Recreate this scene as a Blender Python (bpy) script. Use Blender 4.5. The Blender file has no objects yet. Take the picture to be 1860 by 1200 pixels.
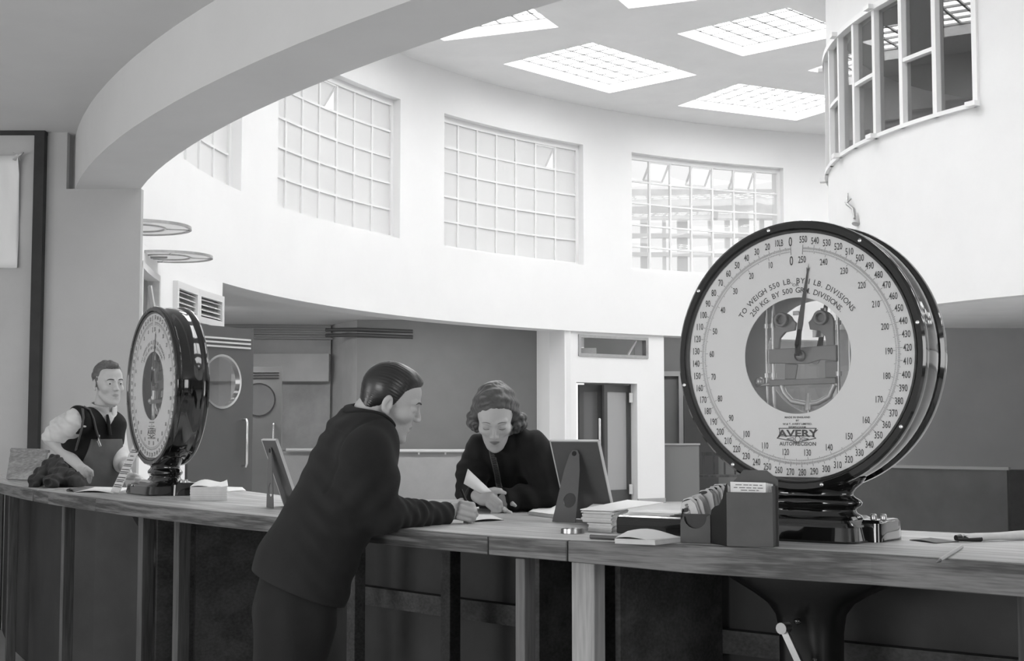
import bpy, bmesh, math, random
import numpy as np
from mathutils import Vector, Matrix
from mathutils.geometry import tessellate_polygon

# ------------------------------------------------------------------ camera, sky, lights, exposure
SC = bpy.context.scene
EYE = 1.3
FPX = 2583.0
PITCH = math.atan(180 / FPX)
cd = bpy.data.cameras.new('camera'); cam = bpy.data.objects.new('camera', cd)
SC.collection.objects.link(cam); SC.camera = cam
cd.sensor_width = 36.0; cd.sensor_fit = 'HORIZONTAL'; cd.lens = 36.0 * FPX / 1860.0
cd.clip_start = 0.05; cd.clip_end = 400
cam.location = (0, 0, EYE); cam.rotation_euler = (math.pi / 2 + PITCH, 0, 0)

SKYLIGHT = 7.5      # daylight falling through the roof lights
W = bpy.data.worlds.new('sky'); SC.world = W; W.use_nodes = True
bg = W.node_tree.nodes['Background']; bg.inputs[0].default_value = (1, 1, 1, 1); bg.inputs[1].default_value = 1.15
vs = SC.view_settings
vs.view_transform = 'Standard'; vs.look = 'None'; vs.gamma = 1; vs.exposure = 0.0; vs.use_curve_mapping = False

def area(name, loc, target, sx, sy, energy, spread=180):
    l = bpy.data.lights.new(name, 'AREA'); l.shape = 'RECTANGLE'; l.size = sx; l.size_y = sy; l.energy = energy
    l.spread = math.radians(spread)
    o = bpy.data.objects.new(name, l); SC.collection.objects.link(o); o.location = loc
    d = Vector(target) - Vector(loc); o.rotation_euler = d.to_track_quat('-Z', 'Y').to_euler()
    return o
# added fill lights, no real windows, brightening the staff passage around the photographer
area('passage_fill_light', (-5.0, -3.8, 1.6), (-1.6, 6.0, 3.0), 5.0, 2.4, 370)
area('passage_fill_light', (3.4, -3.6, 1.9), (0.2, 5.0, 1.6), 3.6, 2.2, 125)
area('passage_fill_light', (-8.4, 3.0, 1.3), (-1.5, 6.5, 3.5), 4.0, 1.6, 150)
# unseen lights added to brighten the far passage, behind the ring wall
area('far_passage_fill', (-2.2, 24.6, 3.3), (-2.0, 26.2, 0.0), 3.0, .4, 52, 150)
area('far_passage_fill', (-5.6, 24.0, 3.3), (-4.6, 26.0, 0.0), 1.6, .4, 36, 150)
area('far_passage_fill', (5.0, 27.9, 3.3), (5.0, 29.4, 1.2), 4.0, .3, 40)

# ------------------------------------------------------------------ helpers
rnd = random.Random(7)
COL = SC.collection
WM = {}
def at(x, y, Y):
    rx = (x - 930) / FPX; ry = (600 - y) / FPX
    d = Vector((rx, math.cos(PITCH) - ry * math.sin(PITCH), math.sin(PITCH) + ry * math.cos(PITCH)))
    return Vector((0, 0, EYE)) + d * (Y / d.y)
def atz(x, y, Z):
    rx = (x - 930) / FPX; ry = (600 - y) / FPX
    d = Vector((rx, math.cos(PITCH) - ry * math.sin(PITCH), math.sin(PITCH) + ry * math.cos(PITCH)))
    return Vector((0, 0, EYE)) + d * ((Z - EYE) / d.z)

def tag(o, label=None, cat=None, group=None, kind=None):
    if label: o['label'] = label
    if cat: o['category'] = cat
    if group: o['group'] = group
    if kind: o['kind'] = kind
    return o
def empty(name, loc, rz=0, label=None, cat=None, group=None, kind=None):
    o = bpy.data.objects.new(name, None); COL.objects.link(o)
    o.location = loc; o.rotation_euler = (0, 0, rz); o.empty_display_size = .05
    WM[o.name] = Matrix.Translation(Vector(loc)) @ Matrix.Rotation(rz, 4, 'Z')
    return tag(o, label, cat, group, kind)
def children(o): return [c for c in bpy.data.objects if c.parent == o]
def copy_tree(o, parent=None):
    kids = children(o)
    c = o.copy(); COL.objects.link(c); c.parent = parent
    for k in kids: copy_tree(k, c)
    return c

class MB:
    def __init__(s): s.v = []; s.f = []; s.m = []; s.uv = []
    def add(s, vs, fs, mi=0, uvs=None):
        b = len(s.v); s.v += [tuple(v) for v in vs]
        for k, f in enumerate(fs):
            s.f.append(tuple(i + b for i in f)); s.m.append(mi)
            s.uv.append(uvs[k] if uvs else None)
        return s
    def box(s, c, d, R=None, mi=0):
        c = Vector(c); x, y, z = d[0] / 2, d[1] / 2, d[2] / 2
        vs = [Vector((a * x, b * y, e * z)) for e in (-1, 1) for b in (-1, 1) for a in (-1, 1)]
        if R is not None: vs = [R @ v for v in vs]
        return s.add([v + c for v in vs], [(0, 2, 3, 1), (4, 5, 7, 6), (0, 1, 5, 4), (2, 6, 7, 3), (0, 4, 6, 2), (1, 3, 7, 5)], mi)
    def bar(s, a, b, w, h, up=(0, 0, 1), mi=0):
        a = Vector(a); b = Vector(b); t = (b - a); L = t.length; t.normalize()
        u = Vector(up); sd = t.cross(u).normalized(); u2 = sd.cross(t)
        R = Matrix((t, sd, u2)).transposed()
        return s.box((a + b) / 2, (L, w, h), R, mi)
    def prism(s, poly, O, ux, uy, h, mi=0):
        """poly (2d) in frame O,ux,uy pushed by h along ux x uy"""
        O = Vector(O); ux = Vector(ux); uy = Vector(uy); n = ux.cross(uy).normalized()
        bot = [O + ux * p[0] + uy * p[1] for p in poly]; top = [v + n * h for v in bot]
        k = len(poly)
        tri = tessellate_polygon([[Vector((p[0], p[1], 0)) for p in poly]])
        fs = [tuple(t)[::-1] for t in tri] + [tuple(i + k for i in t) for t in tri]
        fs += [(i, (i + 1) % k, (i + 1) % k + k, i + k) for i in range(k)]
        return s.add(bot + top, fs, mi)
    def tube(s, path, r, n=12, mi=0, cap=True, flat=1.0):
        P = [Vector(p) for p in path]; m = len(P)
        rr = r if isinstance(r, (list, tuple)) else [r] * m
        vs = []; ref = None
        for i, p in enumerate(P):
            t = (P[min(i + 1, m - 1)] - P[max(i - 1, 0)]).normalized()
            if ref is None:
                ref = Vector((0, 0, 1)) if abs(t.z) < .9 else Vector((1, 0, 0))
            a = t.cross(ref).normalized(); b = a.cross(t).normalized(); ref = b
            for k in range(n):
                th = 2 * math.pi * k / n
                vs.append(p + a * math.cos(th) * rr[i] + b * math.sin(th) * rr[i] * flat)
        fs = []
        for i in range(m - 1):
            for k in range(n):
                fs.append((i * n + k, i * n + (k + 1) % n, (i + 1) * n + (k + 1) % n, (i + 1) * n + k))
        if cap: fs += [tuple(range(n))[::-1], tuple(range((m - 1) * n, m * n))]
        return s.add(vs, fs, mi)
    def lathe(s, prof, M=None, n=48, mi=0, sx=1, sy=1):
        M = M or Matrix.Identity(4); vs = []; m = len(prof)
        for r, z in prof:
            for k in range(n):
                th = 2 * math.pi * k / n
                vs.append(M @ Vector((r * sx * math.cos(th), r * sy * math.sin(th), z)))
        fs = [(i * n + k, i * n + (k + 1) % n, (i + 1) * n + (k + 1) % n, (i + 1) * n + k) for i in range(m - 1) for k in range(n)]
        if m > 2 and prof[0][0] > 1e-3 and prof[0] != prof[-1]: fs.append(tuple(range(n))[::-1])
        if m > 2 and prof[-1][0] > 1e-3 and prof[0] != prof[-1]: fs.append(tuple(range((m - 1) * n, m * n)))
        return s.add(vs, fs, mi)
    def sphere(s, c, r, n=14, mi=0):
        r3 = r if isinstance(r, (list, tuple)) else (r, r, r)
        prof = [(math.sin(math.pi * i / 8) + 1e-5, -math.cos(math.pi * i / 8)) for i in range(9)]
        return s.lathe(prof, Matrix.Translation(Vector(c)) @ Matrix.Diagonal((r3[0], r3[1], r3[2], 1)), n, mi)
    def build(s, name, mats, parent=None, smooth=None, bevel=0, seg=2, origin=None, flip=False, recalc=True):
        if not isinstance(mats, (list, tuple)): mats = [mats]
        V = [Vector(v) for v in s.v]
        me = bpy.data.meshes.new(name); o = bpy.data.objects.new(name, me)
        if parent is None:
            if origin is None:
                a = np.array(s.v); origin = ((a[:, 0].min() + a[:, 0].max()) / 2, (a[:, 1].min() + a[:, 1].max()) / 2, a[:, 2].min())
            M = Matrix.Translation(Vector(origin))
        else: M = WM[parent.name]
        Mi = M.inverted()
        me.from_pydata([Mi @ v for v in V], [], s.f)
        for m in mats: me.materials.append(m)
        me.polygons.foreach_set('material_index', s.m)
        if any(u is not None for u in s.uv):
            ul = me.uv_layers.new(name='UVMap'); k = 0
            for f, u in zip(s.f, s.uv):
                for j in range(len(f)):
                    if u is not None: ul.data[k].uv = u[j]
                    k += 1
        me.validate(clean_customdata=False); me.update()
        if recalc:
            bm = bmesh.new(); bm.from_mesh(me); bmesh.ops.remove_doubles(bm, verts=bm.verts, dist=1e-6) if smooth else None
            bmesh.ops.recalc_face_normals(bm, faces=bm.faces); bm.to_mesh(me); bm.free()
        COL.objects.link(o)
        if parent is None: o.location = origin
        else: o.parent = parent
        WM[o.name] = M
        if smooth is not None:
            me.shade_smooth(); me.set_sharp_from_angle(angle=math.radians(smooth))
        if bevel:
            b = o.modifiers.new('bevel', 'BEVEL'); b.width = bevel; b.segments = seg; b.limit_method = 'ANGLE'; b.angle_limit = math.radians(40)
            b.harden_normals = False
        return o

# ------------------------------------------------------------------ materials (black-and-white world: greys only)
def mat(name, v, rough=.6, metal=0.0, mottle=0.0, mscale=3.0, bump=0.0, bscale=60.0, coat=0.0, spec=.5, emit=0.0, trans=0.0, sheen=0.0):
    m = bpy.data.materials.new(name); m.use_nodes = True; nt = m.node_tree; N = nt.nodes; L = nt.links
    p = N['Principled BSDF']
    p.inputs['Base Color'].default_value = (v, v, v, 1); p.inputs['Roughness'].default_value = rough
    p.inputs['Metallic'].default_value = metal; p.inputs['Specular IOR Level'].default_value = spec
    p.inputs['Coat Weight'].default_value = coat; p.inputs['Coat Roughness'].default_value = .03
    p.inputs['Transmission Weight'].default_value = trans
    if sheen: p.inputs['Sheen Weight'].default_value = sheen
    if emit:
        p.inputs['Emission Color'].default_value = (1, 1, 1, 1); p.inputs['Emission Strength'].default_value = emit
    tc = N.new('ShaderNodeTexCoord')
    if mottle:
        n = N.new('ShaderNodeTexNoise'); n.inputs['Scale'].default_value = mscale; n.inputs['Detail'].default_value = 6; n.inputs['Roughness'].default_value = .6
        r = N.new('ShaderNodeMapRange'); r.inputs[1].default_value = .3; r.inputs[2].default_value = .7
        r.inputs[3].default_value = v * (1 - mottle); r.inputs[4].default_value = min(1, v * (1 + mottle))
        L.new(tc.outputs['Object'], n.inputs['Vector']); L.new(n.outputs['Fac'], r.inputs[0]); L.new(r.outputs[0], p.inputs['Base Color'])
    if bump:
        n = N.new('ShaderNodeTexNoise'); n.inputs['Scale'].default_value = bscale; n.inputs['Detail'].default_value = 4
        b = N.new('ShaderNodeBump'); b.inputs['Strength'].default_value = bump; b.inputs['Distance'].default_value = .01
        L.new(tc.outputs['Object'], n.inputs['Vector']); L.new(n.outputs['Fac'], b.inputs['Height']); L.new(b.outputs[0], p.inputs['Normal'])
    return m

def wood(name, lo, hi, axis='Z', rough=.6, uv=False, knots=True, along=.9, across=16.0):
    m = bpy.data.materials.new(name); m.use_nodes = True; nt = m.node_tree; N = nt.nodes; L = nt.links
    p = N['Principled BSDF']; p.inputs['Roughness'].default_value = rough
    tc = N.new('ShaderNodeTexCoord'); mp = N.new('ShaderNodeMapping')
    sc = [across, across, across]
    if uv: sc = [along, across, 1]
    else: sc['XYZ'.index(axis)] = along
    mp.inputs['Scale'].default_value = sc
    L.new(tc.outputs['UV' if uv else 'Object'], mp.inputs['Vector'])
    dn = N.new('ShaderNodeTexNoise'); dn.inputs['Scale'].default_value = .6; dn.inputs['Detail'].default_value = 2
    L.new(mp.outputs[0], dn.inputs['Vector'])
    wv = N.new('ShaderNodeMath'); wv.operation = 'MULTIPLY'; wv.inputs[1].default_value = 26.0 if knots else 12.0
    L.new(dn.outputs['Fac'], wv.inputs[0])
    sn = N.new('ShaderNodeMath'); sn.operation = 'SINE'; L.new(wv.outputs[0], sn.inputs[0])
    fn = N.new('ShaderNodeTexNoise'); fn.inputs['Scale'].default_value = 7; fn.inputs['Detail'].default_value = 6
    L.new(mp.outputs[0], fn.inputs['Vector'])
    a = N.new('ShaderNodeMath'); a.operation = 'MULTIPLY_ADD'; a.inputs[1].default_value = .16 if not knots else .26; L.new(sn.outputs[0], a.inputs[0]); L.new(fn.outputs['Fac'], a.inputs[2])
    big = N.new('ShaderNodeTexNoise'); big.inputs['Scale'].default_value = 1.7; big.inputs['Detail'].default_value = 4
    L.new(tc.outputs['UV' if uv else 'Object'], big.inputs['Vector'])
    a2 = N.new('ShaderNodeMath'); a2.operation = 'MULTIPLY_ADD'; a2.inputs[1].default_value = .5; L.new(big.outputs['Fac'], a2.inputs[0]); L.new(a.outputs[0], a2.inputs[2])
    r = N.new('ShaderNodeMapRange'); r.inputs[1].default_value = .45; r.inputs[2].default_value = 1.05; r.inputs[3].default_value = lo; r.inputs[4].default_value = hi
    L.new(a2.outputs[0], r.inputs[0]); L.new(r.outputs[0], p.inputs['Base Color'])
    b = N.new('ShaderNodeBump'); b.inputs['Strength'].default_value = .15; b.inputs['Distance'].default_value = .004
    L.new(a.outputs[0], b.inputs['Height']); L.new(b.outputs[0], p.inputs['Normal'])
    return m

def glass(name, tint=.95, extra=0.0, rough=0.0):
    """thin sheet glass: clear, with a fresnel reflection"""
    m = bpy.data.materials.new(name); m.use_nodes = True; nt = m.node_tree; N = nt.nodes; L = nt.links
    N.remove(N['Principled BSDF']); out = N['Material Output']
    t = N.new('ShaderNodeBsdfTransparent'); t.inputs[0].default_value = (tint, tint, tint, 1)
    g = N.new('ShaderNodeBsdfGlossy'); g.inputs['Roughness'].default_value = rough
    lw = N.new('ShaderNodeLayerWeight'); pw = N.new('ShaderNodeMath'); pw.operation = 'POWER'; pw.inputs[1].default_value = 4.0
    L.new(lw.outputs['Facing'], pw.inputs[0]); lw.inputs['Blend'].default_value = .5
    ad = N.new('ShaderNodeMath'); ad.operation = 'MULTIPLY_ADD'; ad.inputs[1].default_value = .9; ad.inputs[2].default_value = .075 + extra; ad.use_clamp = True
    L.new(pw.outputs[0], ad.inputs[0])
    mx = N.new('ShaderNodeMixShader'); L.new(ad.outputs[0], mx.inputs[0]); L.new(t.outputs[0], mx.inputs[1]); L.new(g.outputs[0], mx.inputs[2])
    L.new(mx.outputs[0], out.inputs[0])
    return m
def frosted(name, d=.5, t=.45):
    m = bpy.data.materials.new(name); m.use_nodes = True; nt = m.node_tree; N = nt.nodes; L = nt.links
    N.remove(N['Principled BSDF']); out = N['Material Output']
    a = N.new('ShaderNodeBsdfDiffuse'); a.inputs[0].default_value = (d, d, d, 1)
    b = N.new('ShaderNodeBsdfTranslucent'); b.inputs[0].default_value = (t, t, t, 1)
    ad = N.new('ShaderNodeAddShader'); L.new(a.outputs[0], ad.inputs[0]); L.new(b.outputs[0], ad.inputs[1]); L.new(ad.outputs[0], out.inputs[0])
    return m

M_ = {}
M_['plaster'] = mat('white_plaster', .84, .9, mottle=.015, mscale=1.2, bump=.05, bscale=12)
M_['drum_plaster'] = mat('drum_plaster', .80, .85, mottle=.02, mscale=2, bump=.05, bscale=14)
M_['ceiling'] = mat('ceiling_paint', .82, .95, mottle=.03, mscale=1.5)
M_['near_wall'] = mat('cream_wall_paint', .47, .85, mottle=.04, mscale=1.6, bump=.08, bscale=25)
M_['near_ceiling'] = mat('cream_ceiling_paint', .70, .9, mottle=.03, mscale=1.5, bump=.1, bscale=18)
M_['aisle_ceiling'] = mat('passage_ceiling_paint', .50, .9, mottle=.05, mscale=1)
M_['grey_wall'] = mat('mid_grey_wall', .20, .7, mottle=.05, mscale=2)
M_['pale_wall'] = mat('pale_grey_wall', .40, .75, mottle=.1, mscale=1.5)
M_['dado'] = mat('dado_panel', .40, .5, mottle=.08, mscale=2)
M_['stain'] = mat('stained_plaster', .31, .8, mottle=.25, mscale=1.3)
M_['drum_wall'] = mat('dark_grey_wall', .36, .6, mottle=.05, mscale=2)
M_['soffit'] = mat('soffit_paint', .88, .85, mottle=.03)
M_['drum_dado'] = mat('dark_dado', .065, .3, mottle=.15, mscale=3)
M_['floor'] = mat('stone_floor', .5, .45, mottle=.1, mscale=2)
M_['white_paint'] = mat('white_gloss_paint', .82, .4)
M_['offwhite'] = mat('offwhite_paint', .7, .5)
M_['dark_trim'] = mat('dark_trim_wood', .02, .65, mottle=.3, mscale=8)
M_['door'] = mat('door_enamel', .085, .4, mottle=.05, mscale=3)
M_['door_far'] = mat('door_enamel_pale', .24, .45, mottle=.05, mscale=3)
M_['chrome'] = mat('chrome', .75, .12, metal=1)
M_['dull_metal'] = mat('dull_metal', .45, .3, metal=1, mottle=.1, mscale=20)
M_['black'] = mat('black_enamel', .006, .09, coat=.9, spec=.5)
M_['pedestal'] = mat('pedestal_black', .005, .3, spec=.4)
M_['black_soft'] = mat('black_dull', .012, .35)
M_['glass'] = glass('window_glass')
M_['dial_glass'] = glass('dial_glass', .97, extra=.045)
M_['bay_glass'] = glass('bay_window_glass', .8, extra=.04)
M_['port_glass'] = glass('porthole_glass', .85, extra=.06)
M_['frost'] = frosted('frosted_glass', .44, .42)
M_['frost_light'] = frosted('frosted_disc_glass', .22, .35)
M_['top'] = wood('worktop_wood', .34, .56, uv=True, rough=.45, along=1.2, across=22.0)
M_['edge'] = wood('edge_board_wood', .05, .19, uv=True, rough=.55, along=2.0, across=30.0)
M_['stud'] = wood('stud_wood', .04, .115, axis='Z', rough=.75, knots=False)
M_['stud_light'] = wood('new_stud_wood', .28, .52, axis='Z', rough=.7, knots=False)
M_['rail'] = wood('rail_wood', .03, .08, axis='X', rough=.75, knots=False)
M_['board'] = mat('hardboard', .03, .6, mottle=.5, mscale=2.2)
M_['paper'] = mat('paper', .85, .7)
M_['paper2'] = mat('cream_paper', .62, .8, mottle=.06, mscale=30)
M_['ink'] = mat('printing_ink', .03, .6)
M_['ink_soft'] = mat('grey_print', .2, .6)
M_['dialface'] = mat('dial_face_enamel', .80, .5)
M_['cast'] = mat('grey_casting', .15, .38, metal=.35, mottle=.1, mscale=12)
M_['cast_light'] = mat('pale_casting', .45, .3, metal=.5)
M_['card'] = mat('grey_cardboard', .095, .6, mottle=.1, mscale=8)
M_['card_edge'] = mat('cut_card_edge', .6, .6)
M_['holder'] = mat('dark_card_box', .075, .55, mottle=.12, mscale=14)
M_['holder_in'] = mat('black_card_box_inside', .012, .5)
# ------------------------------------------------------------------ the round hall
HC = Vector((9.4, 14.43, 0)); HR = 12.84; HRo = 13.27
Z_SOF = 2.98; Z_CEIL = 6.91; Z_SILL = 4.13; Z_HEAD = 6.22; Z_AISLE = 3.38
def pol(th, r, z, c=None):
    c = HC if c is None else c; t = math.radians(th)
    return Vector((c.x + r * math.cos(t), c.y + r * math.sin(t), z))
def sector(mb, ths, zs, solid, r0, r1, c=None, mi=0, mo=None):
    """curved wall on a grid of angles and heights with openings where solid() is False"""
    nt = len(ths) - 1; nz = len(zs) - 1
    ok = lambda i, j: 0 <= i < nt and 0 <= j < nz and solid((ths[i] + ths[i + 1]) / 2, (zs[j] + zs[j + 1]) / 2)
    for i in range(nt):
        t0, t1 = ths[i], ths[i + 1]; u0, u1 = math.radians(t0) * r0, math.radians(t1) * r0
        for j in range(nz):
            if not ok(i, j): continue
            z0, z1 = zs[j], zs[j + 1]
            q = [pol(t0, r0, z0, c), pol(t1, r0, z0, c), pol(t1, r0, z1, c), pol(t0, r0, z1, c), pol(t0, r1, z0, c), pol(t1, r1, z0, c), pol(t1, r1, z1, c), pol(t0, r1, z1, c)]
            side = [(u0, z0), (u1, z0), (u1, z1), (u0, z1)]
            flat = [(u0, r0), (u1, r0), (u1, r1), (u0, r1)]
            fs = [(0, 1, 2, 3), (5, 4, 7, 6)]; us = [side, [side[1], side[0], side[3], side[2]]]
            fm = [mi, mi if mo is None else mo]
            if not ok(i, j - 1): fm.append(mi if mo is None or j else mo)
            if not ok(i, j - 1): fs.append((0, 4, 5, 1)); us.append([flat[0], flat[3], flat[2], flat[1]])
            if not ok(i, j + 1): fs.append((3, 2, 6, 7)); us.append([flat[0], flat[1], flat[2], flat[3]])
            if not ok(i - 1, j): fs.append((0, 3, 7, 4)); us.append([(0, z0), (0, z1), (r1 - r0, z1), (r1 - r0, z0)])
            if not ok(i + 1, j): fs.append((1, 5, 6, 2)); us.append([(0, z0), (r1 - r0, z0), (r1 - r0, z1), (0, z1)])
            b0 = len(mb.m); mb.add(q, fs, mi, us)
            for kk, v_ in enumerate(fm): mb.m[b0 + kk] = v_
    return mb
def frange(a, b, st, extra=()):
    n = max(1, round((b - a) / st)); L = [a + (b - a) * i / n for i in range(n + 1)]
    L = [x for x in L if all(abs(x - e) > st * .3 for e in extra)] + [e for e in extra if a <= e <= b]
    return sorted(set(L + [a, b]))

WC = [137.0 + 20.0 * k for k in range(-6, 12)]       # window centres (all round the ring)
WH = 7.5
def in_win(t, z):
    if not (Z_SILL < z < Z_HEAD): return False
    return any(abs((t - c + 180) % 360 - 180) < WH for c in WC)
ed = [c + s * WH for c in WC for s in (-1, 1)]
ed = [e - 360 if e > 360 else (e + 360 if e < 0 else e) for e in ed]
mb = MB(); sector(mb, frange(0, 360, 1.5, ed), [Z_SOF, Z_SILL, Z_HEAD, Z_CEIL + .35], lambda t, z: not in_win(t, z), HR, HRo, mo=1)
tag(mb.build('wall_ring', [M_['plaster'], M_['near_ceiling']], smooth=40), 'curved white plaster upper wall of the round hall with tall gridded windows', None, kind='structure')

# lower solid piece beside the staff passage: with small window and louvred fanlight over the swing doors
def low(t, z):
    if t < 177.6 and z < 2.45: return False
    if 184.0 < t < 191.5 and 2.45 < z < 2.96 and False: return False
    if 184.6 < t < 189.6 and 2.0 < z < 2.72: return False
    if 172.6 < t < 176.0 and 2.52 < z < 2.74: return False
    if 176.6 < t < 180.0 and 2.52 < z < 2.74: return False
    return True
mb = MB(); sector(mb, frange(172, 199.8, 1.0, (177.6, 184.6, 189.6, 172.6, 176.0, 176.6, 180.0)), [0, 2.0, 2.45, 2.52, 2.72, 2.74, Z_SOF], low, HR, HRo - .02)
tag(mb.build('wall_left_pier', M_['plaster'], smooth=40), 'white curved wall behind the far scale, under the ring of windows', None, kind='structure')

# pier with the central door
def pier(t, z):
    if 123.9 < t < 130.1 and z < 2.11: return False
    if 122.8 < t < 129.9 and 2.56 < z < 2.93: return False
    return True
mb = MB(); sector(mb, frange(121.2, 131.3, 1.2, (122.8, 123.9, 129.9, 130.1)), [0, 2.11, 2.56, 2.93, Z_SOF + .02], pier, HR + .05, HRo)
tag(mb.build('wall_centre_pier', M_['plaster'], smooth=40), 'white pier with doorway under the ring wall', None, kind='structure')
mb = MB(); sector(mb, frange(121.2, 123.9, 1.0), [0, .09], lambda t, z: True, HR + .03, HR + .06)
tag(mb.build('baseboard_pier', M_['pale_wall']), kind='structure')
# oblique return wall left of the pier
a = pol(131.3, HR + .07, 0); b = at(975, 780, 26.6)
mb = MB(); mb.prism([(0, 0), ((b - a).xy.length, 0), ((b - a).xy.length, .12), (0, .12)], (a.x, a.y, 0), Vector((b.x - a.x, b.y - a.y, 0)).normalized(), Vector((-(b.y - a.y), b.x - a.x, 0)).normalized() * -1, 0)
mb = MB(); d = Vector((b.x - a.x, b.y - a.y, 0)); n = Vector((d.y, -d.x, 0)).normalized() * .12
mb.add([(a.x, a.y, 0), (b.x, b.y, 0), (b.x + n.x, b.y + n.y, 0), (a.x + n.x, a.y + n.y, 0), (a.x, a.y, 3.4), (b.x, b.y, 3.4), (b.x + n.x, b.y + n.y, 3.4), (a.x + n.x, a.y + n.y, 3.4)],
       [(0, 3, 2, 1), (4, 5, 6, 7), (0, 1, 5, 4), (2, 3, 7, 6), (1, 2, 6, 5), (0, 4, 7, 3)])
tag(mb.build('wall_pier_return', M_['plaster']), kind='structure')

# hall ceiling with skylight wells
def rect_pts(ang, r_in, r_out, w):
    t = math.radians(ang); u = Vector((math.cos(t), math.sin(t), 0)); s = Vector((-math.sin(t), math.cos(t), 0))
    return [HC + u * r_in - s * w / 2, HC + u * r_out - s * w / 2, HC + u * r_out + s * w / 2, HC + u * r_in + s * w / 2]
wells = []
for k in range(18):
    a_ = WC[k]
    wells.append((a_, 10.05, 11.83, 2.58, 9, 6)); wells.append((a_, 7.04, 8.87, 1.65, 6, 6))
outer = [pol(i * 5, HR + .05, 0) for i in range(72)]
loops = [outer] + [rect_pts(w[0], w[1], w[2], w[3]) for w in wells]
tri = tessellate_polygon([[Vector((p.x, p.y, 0)) for p in L] for L in loops])
flatp = [p for L in loops for p in L]
mb = MB(); mb.add([(p.x, p.y, Z_CEIL) for p in flatp], [tuple(t) for t in tri])
WELL = .17
for w in wells:
    q = rect_pts(w[0], w[1], w[2], w[3])
    mb.add([(p.x, p.y, Z_CEIL) for p in q] + [(p.x, p.y, Z_CEIL + WELL) for p in q], [(0, 1, 5, 4), (1, 2, 6, 5), (2, 3, 7, 6), (3, 0, 4, 7)], 1)
tag(mb.build('ceiling_hall', [M_['ceiling'], M_['white_paint']]), kind='structure')
# skylights: daylight-lit glass with a grid of lead bars; individual roof lights
M_['sky_glass'] = mat('daylit_wired_glass', .9, .6, emit=SKYLIGHT)
M_['bars'] = mat('roof_light_bars', .5, .6)
LABS = {0: {137.0: 'whole large rectangular roof light nearest the middle of the picture ceiling', 157.0: 'large roof light half cut off by the dark arch', 117.0: 'large roof light lowest in view, its right end behind the curved bay'},
        1: {137.0: 'smaller roof light above right, its right corner behind the curved bay', 157.0: 'roof light cut off by the top edge of the picture', 117.0: None}}
VIS = [(137.0, 0), (157.0, 0), (117.0, 0), (137.0, 1), (157.0, 1)]
nsk = 0
for i, w in enumerate(wells):
    ring = i % 2
    t = math.radians(w[0]); u = Vector((math.cos(t), math.sin(t), 0)); s = Vector((-math.sin(t), math.cos(t), 0))
    c = HC + u * (w[1] + w[2]) / 2; c.z = Z_CEIL + WELL
    lr = w[2] - w[1]; lw = w[3]
    lab = LABS[ring].get(w[0]) or 'gridded roof light in the hall ceiling out of the view'
    r = empty('window_%d' % (40 + i), c, t, lab, None, None, 'structure')
    R = Matrix((u, s, Vector((0, 0, 1)))).transposed()
    g = MB(); q = [c + u * a * lr / 2 + s * b * lw / 2 for a, b in ((-1, -1), (1, -1), (1, 1), (-1, 1))]
    g.box(c + Vector((0, 0, .02)), (lr, lw, .02), R); g.build('pane', M_['sky_glass'], r)
    g = MB(); nr, nw = w[5], w[4]
    for k in range(nr + 1):
        e = c + u * (-lr / 2 + lr * k / nr); g.box(e + Vector((0, 0, -.005)), (.034, lw, .03), R)
    for k in range(nw + 1):
        e = c + s * (-lw / 2 + lw * k / nw); g.box(e + Vector((0, 0, -.005)), (lr, .034, .03), R)
    g.build('glazing_bars', M_['bars'], r)

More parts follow.
